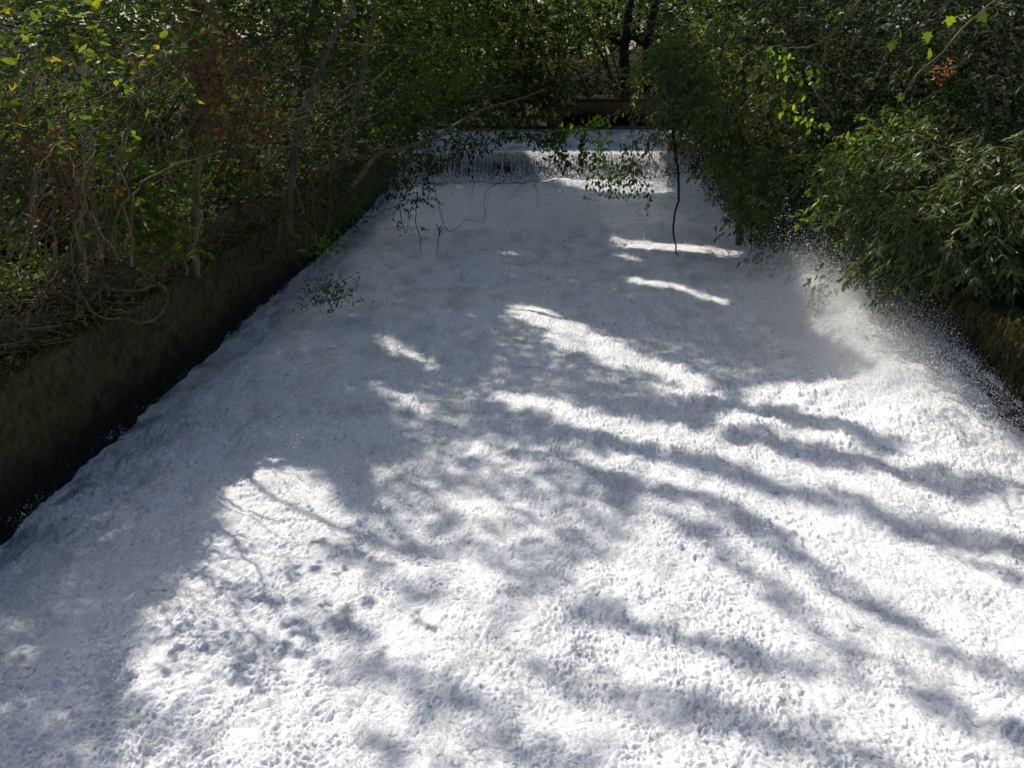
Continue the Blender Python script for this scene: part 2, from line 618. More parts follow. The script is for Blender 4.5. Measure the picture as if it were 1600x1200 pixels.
def foam_height(X, Y):
    wx = X + .10 * perlin(X * 2.1, Y * 2.1, 1) + .03 * perlin(X * 7, Y * 7, 2)
    wy = Y + .10 * perlin(X * 2.1, Y * 2.1, 5) + .03 * perlin(X * 7, Y * 7, 6)
    big = fbm(wx * .55, wy * .45, 3, 8)
    h1 = perlin(wx * 1.5, wy * 1.1, 11)
    h2 = perlin(wx * 4.2, wy * 3.2, 12)
    h3 = np.abs(perlin(wx * 10, wy * 8.0, 13))
    vx = X + .022 * perlin(X * 13, Y * 13, 3) + .05 * perlin(X * 4.5, Y * 4.5, 4)
    vy = Y + .022 * perlin(X * 13, Y * 13, 7) + .05 * perlin(X * 4.5, Y * 4.5, 9)
    rough_ = .35 + 1.1 * sstep(-.45, .5, perlin(X * 2.6, Y * 2.0, 37) + .5 * perlin(X * 7, Y * 6, 38))
    h4 = np.abs(perlin(vx * 19, vy * 16, 14)) * rough_
    h5 = perlin(vx * 37, vy * 34, 15) * rough_
    act = .65 + .7 * sstep(-.3, .5, perlin(X * .35, Y * .35, 16))
    calm = 1 - .5 * sstep(6, 15, Y)
    near = sstep(26, 5, Y)
    h6 = perlin(vx * 62, vy * 58, 17) * rough_
    h = .10 * big + act * calm * (.040 * h1 + .036 * h2 + .028 * h3 + .019 * h4 * (.4 + .6 * near) + .015 * h5 * (.4 + .6 * near) + .013 * h6 * near)
    mask = sstep(.15, .6, perlin(X * .7, Y * .7, 18)) * calm * near
    sp = np.maximum(0, perlin(X * 12, Y * 12, 19) - .42)
    h = h + 1.15 * sp ** 1.15 * mask * .14
    return h, h2, h3, h4, act


h, h2, h3, h4, act = foam_height(X, Y)
edge = sstep(XL - .1, XL + .5, X) * (1 - sstep(XR - .1, XR + .1, X))
Z = water_base(X, Y) + h * (.35 + .65 * edge)
# clear water showing between the bubbles: streaks near the wall, flecks in the creases
crease = sstep(.20, .0, h3) * sstep(.25, .02, h4 + .45 * np.abs(h2))
flecks = sstep(.16, .42, perlin(X * 6.5, Y * 9, 22) * .6 + crease * .55)
edge_clear = np.exp(-((X - XL) / .55) ** 2) * sstep(-.15, .5, perlin(X * 5, Y * 2.2, 23) + .3 * perlin(X * 17, Y * 9, 24))
chute = sstep(18.9, 20.5, Y) * (1 - sstep(24.3, 25.2, Y)) * sstep(-2.5, 1.5, X) * (.25 + .55 * sstep(-.1, .5, perlin(X * 2.2, Y * 5.5, 26) + .3 * perlin(X * 9, Y * 12, 27)))
spots = sstep(.48, .72, perlin(X * 15, Y * 18, 33) + .35 * perlin(X * 31, Y * 33, 34)) * sstep(-.2, .5, perlin(X * 1.1, Y * .7, 35) + .3 * perlin(X * 4, Y * 2.5, 36))
clear = np.clip(.62 * flecks * crease + .30 * spots + .55 * crease * .6 + .75 * edge_clear + chute * .8 + .06 * perlin(X * 1.3, Y * .8, 28) + .04
                + .34 * sstep(.0, .55, fbm(X * 3.4 + .3 * perlin(X * 2, Y * 2, 53), Y * 2.1, 4, 54)) * sstep(-.35, .35, perlin(X * .6, Y * .35, 57)) * sstep(17, 9, Y), 0, 1)
f = grid_faces(len(yv), len(xv))
w = mesh_object('water', np.stack([X, Y, Z], -1).reshape(-1, 3), f.ravel(), np.full(len(f), 4), M['foam'], None, True, {'clear': clear.ravel()})
tag(w, kind='structure')

# upper pool behind the crest
xv2 = np.linspace(-4.75, 8.1, 260)
yv2 = np.linspace(25.95, 37.0, 200)
X2, Y2 = np.meshgrid(xv2, yv2)
Z2 = CREST - .01 + .012 * fbm(X2 * 2.2, Y2 * 1.2, 4, 51) + .02 * (Y2 - 26) / 11 - .03 * sstep(26.5, 25.9, Y2)
cl2 = np.clip(.25 + .6 * perlin(X2 * 1.2, Y2 * .5, 52), 0, 1)
f2 = grid_faces(len(yv2), len(xv2))
tag(mesh_object('upper_water', np.stack([X2, Y2, Z2], -1).reshape(-1, 3), f2.ravel(), np.full(len(f2), 4), M['pool'], None, True, {'clear': cl2.ravel()}), kind='structure')

# ------------------------------------------------------------------ weir, falling water
mb = MB()
zz = np.linspace(-1, CREST - .10, 30)
xx = np.linspace(XL - .4, XR + .4, 200)
A, B = np.meshgrid(xx, zz)
yy = 26.12 + .04 * fbm(A * 2, B * 2, 4, 61)
mb.add(np.stack([A, yy, B], -1).reshape(-1, 3), grid_faces(30, 200))
mb.box((XL - .4, 26.2, -1), (XR + .4, 26.62, CREST - .09))
tag(mb.build('weir', M['weir']), 'dark wet concrete weir behind the falling water', 'weir')

fall = thing('waterfall', 'wide curtain of white water breaking into droplets over the weir', 'waterfall', (0.3, 26, .3))


def octas(P, sx, sz, name, mat, parent=None, tilt=None):
    n = len(P)
    T = np.array([[1, 0, 0], [0, 1, 0], [-1, 0, 0], [0, -1, 0], [0, 0, 1], [0, 0, -1]], float)
    V = np.repeat(T[None], n, 0)
    V[:, :, :2] *= np.broadcast_to(sx, (n,))[:, None, None]
    V[:, :, 2] *= np.broadcast_to(sz, (n,))[:, None]
    if tilt is not None:
        V[:, :, 0] += V[:, :, 2] * tilt[:, 0, None]
        V[:, :, 1] += V[:, :, 2] * tilt[:, 1, None]
    V = (V + P[:, None, :]).reshape(-1, 3)
    fc = np.array([[0, 1, 4], [1, 2, 4], [2, 3, 4], [3, 0, 4], [1, 0, 5], [2, 1, 5], [3, 2, 5], [0, 3, 5]])
    F = ((np.arange(n) * 6)[:, None, None] + fc[None]).ravel()
    return mesh_object(name, V, F, np.full(n * 8, 3), mat, parent, True)


def dens_x(x):
    return .55 + .45 * sstep(-.5, .5, fbm(x * 1.4, x * 0, 3, 66) * 2)


# the smooth lip bending over the crest
u = np.linspace(0, 1, 14)
xx = np.linspace(XL - .1, XR - .4, 500)
A, U = np.meshgrid(xx, u)
drop = -.02 + .14 * fbm(A * 2.5, A * 0, 3, 67) + .10 * perlin(A * 11, A * 0, 68)
ym = 26.02 - .16 * U
zm = CREST - .005 - np.maximum(.035, .06 + drop) * U ** 1.8 + .01 * perlin(A * 14, U * 3, 69)
mesh = mesh_object('water_lip', np.stack([A, ym, zm], -1).reshape(-1, 3), grid_faces(14, 500).ravel(), np.full(13 * 499, 4), M['fall'], fall)
# beads and ragged strands falling clear of the face
n = 17000
x = rng.uniform(XL - .05, XR - .25, n)
thick = fbm(x * .8, x * 0, 3, 71) * 1.2 + sstep(-1.5, 2.0, x) * .35 - .1
tt = rng.random(n) ** np.where(rng.random(n) < .5, 1.5, .8)
keep = rng.random(n) < np.clip(.36 + thick + .5 * (tt < .3), .12, 1)
x, tt = x[keep], tt[keep]
sxs, szs = [rng.uniform(.005, .0115, len(x))], [rng.uniform(.025, .13, len(x))]
xa, ta = [x], [tt]
for x0 in np.concatenate([rng.uniform(XL, XR - .5, 60), rng.uniform(-.5, XR - .5, 70), np.full(5, 1.25) + rng.normal(0, .05, 5), np.full(4, -.1) + rng.normal(0, .04, 4)]):
    k = rng.integers(10, 34)
    ta.append(np.linspace(0, rng.uniform(.3, 1), k) + rng.normal(0, .02, k))
    xa.append(x0 + rng.normal(0, .016, k))
    sxs.append(rng.uniform(.010, .026, k))
    szs.append(rng.uniform(.04, .10, k))
x, tt = np.concatenate(xa), np.clip(np.concatenate(ta), 0, 1)
z = CREST - .05 - tt * (CREST - .36)
y = 25.88 - .66 * tt ** .7 + rng.normal(0, .04, len(x))
octas(np.stack([x, y, z], -1), np.concatenate(sxs), np.concatenate(szs), 'falling_droplets', M['fall'], fall)

# ------------------------------------------------------------------ spray (uncountable)
parts, sizes = [], []


def add_spray(P, s):
    parts.append(P)
    sizes.append(s)


# plume along the far wall
n = 75000
yq = rng.uniform(6.3, 15.6, n)
amp = sstep(5.8, 9.0, yq) * (1 - sstep(13.6, 15.8, yq)) + .15
hh = rng.exponential(.24, n) * amp * sstep(7.0, 11, yq) * (.6 + .8 * sstep(-.4, .4, perlin(yq * 1.1, yq * 0, 81)))
xq = np.clip(4.55 + rng.normal(0, .5, n) - .2 * hh, 2.6, 5.0)
zq = .35 * np.exp(-((xq - 4.6) / .75) ** 2) * amp + .12 + hh
add_spray(np.stack([xq, yq, zq], -1), rng.uniform(.0013, .0045, n) * (.35 + .075 * yq))
# by the fall's end and the step
n = 5000
yq = rng.uniform(18.6, 25.8, n)
hh = rng.exponential(.35, n)
xq = 4.3 + rng.normal(0, .35, n)
add_spray(np.stack([xq, yq, .35 + hh], -1), rng.uniform(.005, .012, n))
# foot of the fall
n = 9000
xq = rng.uniform(XL, XR - .1, n)
add_spray(np.stack([xq, 25.2 + rng.normal(0, .3, n), .45 + rng.exponential(.10, n)], -1), rng.uniform(.006, .014, n))
# splashes along the near wall
n = 4500
yq = rng.uniform(3, 20, n)
k_ = sstep(.05, .5, perlin(yq * 1.7, yq * 0, 85) + .4 * perlin(yq * 6, yq * 0, 86))
yq, k_ = yq[rng.random(n) < .1 + k_], k_[:0]
n = len(yq)
add_spray(np.stack([XL + .04 + np.abs(rng.normal(0, .13, n)), yq, .02 + rng.exponential(.022, n)], -1), rng.uniform(.0018, .0048, n) * (.4 + .06 * yq))
# jumping beads all over the foam
n = 150000
xq = rng.uniform(XL + .1, XR, n)
yq = 2.2 + 22 * rng.random(n) ** 1.7
keep = rng.random(n) < (.10 + .9 * sstep(.15, .7, fbm(xq * 1.1, yq * 1.1, 3, 83) + .2))
xq, yq = xq[keep], yq[keep]
hq = foam_height(xq, yq)[0]
add_spray(np.stack([xq, yq, water_base(xq, yq) + hq + rng.exponential(.016, len(xq)) - .003], -1), rng.uniform(.0018, .0045, len(xq)) * (.6 + .05 * yq))
# little jets standing out of the foam
for (px, py, m_) in [(780, 572, 160), (1195, 670, 70), (600, 815, 120), (640, 830, 120), (745, 865, 60), (165, 1040, 40), (1200, 830, 60), (560, 850, 90), (1050, 850, 60), (900, 640, 60), (470, 700, 60)]:
    c = on_z(px, py, .15)
    m_ = m_ // 2
    hq = rng.exponential(.08, m_)
    a_ = rng.uniform(0, 6.28, m_)
    add_spray(np.stack([c[0] + np.cos(a_) * (.02 + .5 * hq) + rng.normal(0, .05, m_), c[1] + np.sin(a_) * (.02 + .3 * hq), .16 + hq], -1), rng.uniform(.003, .007, m_))
# feathery froth: thin upright threads of water thrown up by the foam
n = 560000
xq = rng.uniform(XL + .03, XR, n)
yq = 2.0 + 17 * rng.random(n) ** 1.9
cl_ = sstep(-.25, .55, fbm(xq * 2.2, yq * 1.7, 3, 87) * 1.4)
keep = rng.random(n) < .12 + .88 * cl_
xq, yq, cl_ = xq[keep], yq[keep], cl_[keep]
n = len(xq)
zb_ = water_base(xq, yq) + foam_height(xq, yq)[0]
hh = (.007 + rng.exponential(.0115, n)) * (.6 + .9 * cl_) * (.75 + .06 * yq)
tall = rng.random(n) < .05 * sstep(.45, 1, cl_)
hh = np.where(tall, hh + .02 + rng.exponential(.02, n), hh)
ww = rng.uniform(.0012, .0029, n) * (.6 + .085 * yq) * np.where(tall, 1.5, 1)
ax = np.stack([rng.normal(0, .45, n), rng.normal(-.1, .45, n), np.ones(n)], -1) * hh[:, None]
a0 = rng.uniform(0, 6.28, n)
b0 = np.stack([xq, yq, zb_ - .004], -1)
V = np.empty((n, 4, 3))
for k in range(3):
    V[:, k] = b0 + np.stack([np.cos(a0 + k * 2.094) * ww, np.sin(a0 + k * 2.094) * ww, np.zeros(n)], -1)
V[:, 3] = b0 + ax
F = ((np.arange(n) * 4)[:, None, None] + np.array([[0, 1, 3], [1, 2, 3], [2, 0, 3]])[None]).ravel()
tag(mesh_object('froth', V.reshape(-1, 3), F, np.full(n * 3, 3), M['fall']), kind='stuff')
P_ = np.concatenate(parts)
s_ = np.concatenate(sizes) * np.exp(rng.normal(0, .35, sum(len(q) for q in sizes)))
tag(octas(P_, s_, s_ * rng.uniform(.9, 1.6, len(s_)), 'spray', M['drop']), kind='stuff')


# soft mist hanging over the surge
def mist(name, c, r, dens, seed):
    bm_v = []
    import bmesh
    bm = bmesh.new()
    bmesh.ops.create_icosphere(bm, subdivisions=3, radius=1)
    me = bpy.data.meshes.new(name)
    bm.to_mesh(me)
    bm.free()
    m, nt, out = new_mat(name + '_vol')
    tc = nt.nodes.new('ShaderNodeTexCoord')
    ln = nt.nodes.new('ShaderNodeVectorMath')
    ln.operation = 'LENGTH'
    nt.links.new(tc.outputs['Object'], ln.inputs[0])
    fall_ = ramp(nt, ln.outputs['Value'], [(.0, (1, 1, 1)), (.5, (.45, .45, .45)), (1, (0, 0, 0))])
    pos = geo_pos(nt)
    nz = ramp(nt, noise_node(nt, 1.5, 4, .6, pos), [(.38, (.1, .1, .1)), (.68, (1, 1, 1))])
    mu = nt.nodes.new('ShaderNodeMath')
    mu.operation = 'MULTIPLY'
    nt.links.new(fall_, mu.inputs[0])
    nt.links.new(nz, mu.inputs[1])
    mu2 = nt.nodes.new('ShaderNodeMath')
    mu2.operation = 'MULTIPLY'
    nt.links.new(mu.outputs[0], mu2.inputs[0])
    mu2.inputs[1].default_value = dens
    v = nt.nodes.new('ShaderNodeVolumePrincipled')
    v.inputs['Color'].default_value = (.97, .97, .97, 1)
    v.inputs['Anisotropy'].default_value = .3
    nt.links.new(mu2.outputs[0], v.inputs['Density'])
    nt.links.new(v.outputs[0], out.inputs['Volume'])
    me.materials.append(m)
    o = bpy.data.objects.new(name, me)
    C.objects.link(o)
    o.location = c
    o.scale = r
    return tag(o, kind='stuff')


MIST = True
if MIST:
    mist('spray_mist', (4.15, 10.9, .40), (1.1, 3.7, .7), 1.7, 1)
    mist('spray_mist', (.6, 18.4, .55), (3.6, 2.6, .6), .5, 2)
    mist('spray_mist', (3.9, 22.8, .6), (.9, 2.8, .6), .45, 3)

# ------------------------------------------------------------------ far side of the upper pool
far = thing('brick_footbridge', 'weathered brick footbridge parapet over a dark opening behind the pool', 'bridge', (1.5, 37.2, 1.2))
mb = MB()
mb.box((.7, 37.1, 1.86), (7.8, 37.4, 2.46))
mb.build('parapet', M['brick'], far, False)
mb = MB()
mb.box((.62, 37.03, 2.465), (7.9, 37.47, 2.53))
mb.build('coping', M['concrete'], far, False)
for x0 in (.75, 4.9, 7.2):
    mb = MB()
    mb.box((x0, 37.12, .3), (x0 + .5, 38.4, 1.85))
    mb.build('pier', M['brick'], far, False)
mb = MB()
mb.box((.7, 37.42, 1.70), (7.8, 38.6, 1.85))
mb.build('deck', M['concrete'], far, False)
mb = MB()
mb.box((.6, 38.62, -.2), (8, 38.9, 1.9))  # dark slab added behind the opening, standing in for its shade
mb.build('shade_backing', M['root_dark'], far, False)
mb = MB()
mb.box((-8.6, 36.72, .3), (9.6, 36.98, CREST + .14))
tag(mb.build('concrete_sill', M['concrete'], None, False), 'brown concrete sill along the back edge of the upper pool', 'sill')

# rusty sluice gate at the end of the crest
ga = at(1047, 240, 25.9)
gb = at(1108, 240, 25.9)
gate = thing('sluice_gate', 'rusty moss-topped sluice gate at the end of the weir crest', 'sluice gate', (ga[0], 25.9, CREST))
mb = MB()
nb = 7
for k in range(nb):
    x0 = ga[0] + (gb[0] - ga[0]) * k / nb
    x1 = ga[0] + (gb[0] - ga[0]) * (k + .86) / nb
    mb.box((x0, 25.86 + rng.uniform(-.02, .02), 1.05), (x1, 25.93, 1.58 + rng.uniform(-.06, .05)), .006)
mb.build('plank', M['rust'], gate, False)
for x0 in (ga[0] - .09, gb[0] + .01):
    mb = MB()
    mb.box((x0, 25.80, .3), (x0 + .1, 25.97, 1.74))
    mb.build('post', M['rust'], gate, False)
mb = MB()
mb.tube(smooth_path([(ga[0] - .05, 25.84, 1.60), ((ga[0] + gb[0]) / 2, 25.83, 1.63), (gb[0] + .05, 25.84, 1.6)], 20, .02), rng.uniform(.03, .07, 20), 6)
mb.build('moss_clump', M['moss'], gate)

# mossy stump standing in the fall
c = at(1050, 303, 24.9)
st = thing('tree_stump', 'dark jagged stump with a yellow-green mossy flank in the foot of the fall', 'stump', c)
mb = MB()
mb.tube(smooth_path([c + (0, 0, -.5), c + (.02, 0, .25), c + (.06, 0, .5), c + (.03, 0, .72)], 16, .02), np.linspace(.24, .09, 16) * rng.uniform(.8, 1.2, 16), 9)
mb.tube(smooth_path([c + (.0, 0, .45), c + (-.14, 0, .62)], 6), np.linspace(.07, .03, 6), 6)
mb.build('trunk', M['root_dark'], st)
mb = MB()
mb.tube(smooth_path([c + (-.2, -.10, -.2), c + (-.19, -.12, .2), c + (-.12, -.1, .42)], 12, .02), rng.uniform(.03, .06, 12), 6)
mb.build('moss_patch', M['moss'], st)

# ------------------------------------------------------------------ where the sun reaches the water
LIT_POLY = [
    [(395, 672), (470, 690), (530, 745), (600, 775), (660, 800), (760, 850), (700, 960), (640, 1000), (640, 1110), (420, 1160), (300, 1200), (150, 1130), (155, 1040), (235, 900), (330, 790), (325, 740)],
    [(745, 580), (800, 585), (880, 600), (990, 628), (1080, 640), (1180, 575), (1300, 585), (1420, 585), (1520, 640), (1620, 700), (1620, 1230), (640, 1230), (660, 1040), (760, 930), (830, 870), (1000, 780), (960, 720), (850, 680), (770, 620)],
    [(1285, 470), (1350, 490), (1400, 540), (1460, 585), (1620, 715), (1620, 770), (1420, 605), (1300, 545)],
    [(850, 280), (950, 284), (1062, 284), (1062, 308), (950, 308), (850, 302)],
    [(790, 236), (1075, 236), (1075, 285), (840, 285), (800, 262)],
]
HALF_POLY = [([(560, 690), (700, 640), (800, 640), (900, 700), (1000, 780), (860, 880), (760, 860), (660, 800), (600, 775)], .74), ([(640, 880), (760, 850), (860, 880), (760, 960), (660, 1060), (640, 1000)], .82),
             ([(570, 600), (700, 560), (760, 580), (760, 640), (640, 680)], .55), ([(780, 470), (1000, 500), (1200, 560), (1180, 600), (900, 600), (740, 575), (760, 520)], .5),
             ([(420, 1150), (640, 1100), (700, 1230), (300, 1230)], .85), ([(200, 900), (330, 780), (330, 900), (240, 1000), (170, 1040)], .6)]
LIT_LINES = [([(800, 470), (850, 480), (920, 510), (1000, 545), (1090, 578)], 13), ([(850, 505), (900, 525), (960, 550)], 8), ([(590, 517), (640, 528), (668, 545)], 8), ([(578, 578), (620, 598), (662, 610)], 8),
             ([(955, 372), (1050, 380), (1165, 390)], 6), ([(975, 425), (1060, 440), (1130, 458)], 5), ([(1000, 400), (960, 392)], 3), ([(783, 387), (808, 389)], 3), ([(1280, 510), (1310, 520)], 14),
             ([(720, 650), (770, 670), (805, 692)], 17), ([(690, 735), (760, 745)], 13), ([(565, 688), (600, 700)], 8), ([(1270, 470), (1300, 480)], 8), ([(880, 640), (930, 640)], 5), ([(1120, 590), (1000, 580)], 6)]
DARK_LINES = [([(733, 600), (800, 630), (900, 655), (1000, 675), (1056, 684), (1169, 712), (1319, 750), (1412, 776), (1640, 818)], 15),
              ([(700, 640), (800, 668), (900, 698), (1000, 726), (1075, 741), (1150, 774), (1225, 816), (1300, 864), (1375, 902), (1450, 947), (1525, 981), (1640, 1040)], 17),
              ([(1100, 606), (1187, 613), (1262, 628), (1319, 643), (1375, 670)], 13), ([(1130, 655), (1250, 674), (1375, 700), (1487, 726), (1640, 738)], 14),
              ([(1380, 775), (1412, 787), (1487, 818), (1640, 872)], 9), ([(1030, 760), (1094, 797), (1187, 872), (1262, 932), (1337, 960)], 14),
              ([(900, 890), (1000, 921), (1112, 951), (1225, 977), (1320, 985)], 17), ([(550, 785), (633, 805), (733, 820), (800, 836), (850, 870)], 15),
              ([(616, 880), (683, 873), (800, 893), (966, 910)], 15), ([(500, 960), (600, 985), (690, 1020)], 18), ([(240, 900), (330, 935), (400, 965)], 10), ([(620, 1010), (720, 1050), (800, 1100), (900, 1120)], 26),
              ([(1000, 1010), (1100, 1050), (1230, 1100), (1400, 1140)], 24), ([(820, 980), (950, 1010), (1080, 1060)], 17), ([(1400, 1000), (1500, 1060), (1640, 1120)], 20), ([(160, 1010), (220, 1060), (320, 1090)], 9),
              ([(560, 1080), (640, 1130), (760, 1190)], 26), ([(450, 790), (560, 830), (620, 870)], 5), ([(380, 870), (480, 900), (560, 930)], 6)]


def in_poly(px, py, poly):
    ins = np.zeros(len(px), bool)
    p = np.array(poly, float)
    j = len(p) - 1
    for i in range(len(p)):
        xi, yi = p[i]
        xj, yj = p[j]
        c = ((yi > py) != (yj > py)) & (px < (xj - xi) * (py - yi) / (yj - yi + 1e-9) + xi)
        ins ^= c
        j = i
    return ins


def line_d(px, py, pts):
    d = np.full(len(px), 1e9)
    for a, b in zip(pts[:-1], pts[1:]):
        a = np.array(a, float)
        b = np.array(b, float)
        ab = b - a
        t = np.clip(((px - a[0]) * ab[0] + (py - a[1]) * ab[1]) / (ab @ ab), 0, 1)
        d = np.minimum(d, np.hypot(px - a[0] - t * ab[0], py - a[1] - t * ab[1]))
    return d


def shade_prob(P):
    px, py = project(P)
    lit = np.zeros(len(px))
    for po in LIT_POLY:
        lit = np.maximum(lit, in_poly(px, py, po) * 1.0)
    for ln, w in LIT_LINES:
        lit = np.maximum(lit, 1.0 * (line_d(px, py, ln) < w))
    dark = np.zeros(len(px))
    jx = px + 5 * perlin(px / 46, py / 30, 111) + 4 * perlin(px / 15, py / 11, 112)
    jy = py + 3 * perlin(px / 46, py / 30, 113) + 4 * perlin(px / 15, py / 11, 114)
    wv = .72 + .55 * perlin(px / 95, py / 70, 115)
    for ln, w in DARK_LINES:
        dark = np.maximum(dark, 1 - sstep(.45, 1.25, line_d(jx, jy, ln) / (w * np.maximum(.25, wv))))
    lit = lit * (1 - .8 * dark)
    for po, k_ in HALF_POLY:
        lit = np.maximum(lit, in_poly(px, py, po) * k_)
    # broken light through the bottom of the frame
    half = sstep(900, 1180, py) * sstep(560, 700, px) * (1 - sstep(1250, 1500, px))
    lit = lit * (1 - .05 * half)
    return 1 - lit



def throws_shade_on_sun_patch(P):
    """True where a leaf at P would put its shadow into one of the sunlit patches of the water"""
    q = P - TOSUN[None] * ((P[:, 2] - .15) / TOSUN[2])[:, None]
    on = (q[:, 0] > XL) & (q[:, 0] < XR) & (q[:, 1] > 2) & (q[:, 1] < 25.4)
    out = np.zeros(len(P), bool)
    if on.any():
        out[on] = shade_prob(q[on]) < .5
    return out


def shades_water(P):
    q = P - TOSUN[None] * ((P[:, 2] - .15) / TOSUN[2])[:, None]
    return (q[:, 0] > XL) & (q[:, 0] < XR) & (q[:, 1] > 1)


# gaps in the crowns through which the sun reaches these places on the banks: (point, radius)
SHAFTS = [(at(200, 465, 8.1), .60), (at(60, 590, 6.1), .5), (at(170, 520, 7.2), .4), (at(95, 250, 7.0), .55), (at(40, 30, 6.6), .6), (at(190, 110, 7.4), .6), (at(240, 320, 8.2), .5), (at(370, 150, 9.6), .75), (at(430, 70, 10.0), .5),
          (at(110, 400, 7.4), .45), (at(520, 140, 13), .6), (at(320, 400, 10.2), .4), (at(600, 100, 16), .7), (at(490, 380, 12), .5),
          (at(1440, 300, 10.0), .75), (at(1350, 245, 11.6), .7), (at(1480, 400, 9.2), .6), (at(1370, 400, 10.2), .5), (at(1580, 300, 9.0), .6), (at(1060, 140, 18), .9), (at(1150, 230, 16.8), .8), (at(1200, 330, 15.6), .6),
          (at(1420, 100, 8.6), .5), (at(1275, 130, 9.5), .6), (at(1465, 116, 13), .35), (at(942, 240, 20), .6)]


FORCED = []


def in_sun_shaft(P, first=.9, shafts=None):
    out = np.zeros(len(P), bool)
    for c, r in (SHAFTS if shafts is None else shafts):
        q = P - c
        t = q @ TOSUN
        out |= (t > first) & (np.linalg.norm(q - t[:, None] * TOSUN[None], axis=1) < r * 1.2)
    return out


# ------------------------------------------------------------------ plants


def blob_points(blobs, n, shell=.55):
    """n points in a set of ellipsoids (centre, radii), weighted by volume^(2/3), biased to the shell; also the outward direction"""
    w = np.array([(b[1][0] * b[1][1] * b[1][2]) ** (2 / 3) * b[2] for b in blobs])
    idx = rng.choice(len(blobs), n, p=w / w.sum())
    cen = np.array([b[0] for b in blobs])[idx]
    rad = np.array([b[1] for b in blobs])[idx]
    d = unit(rng.normal(0, 1, (n, 3)))
    r = np.maximum(rng.random(n) ** shell * 1.0, .15)
    r = r * (1 + .25 * rng.normal(0, 1, n) * (r > .6))
    return cen + d * rad * r[:, None], d


def px_blob(px, py, Y, rx, ry, ryd=None, w=1.0):
    c = at(px, py, Y)
    k = Y / (FPX * math.cos(PITCH))
    return (c, np.array([rx * k, (ryd if ryd is not None else (rx + ry) / 2 * k), ry * k]), w)


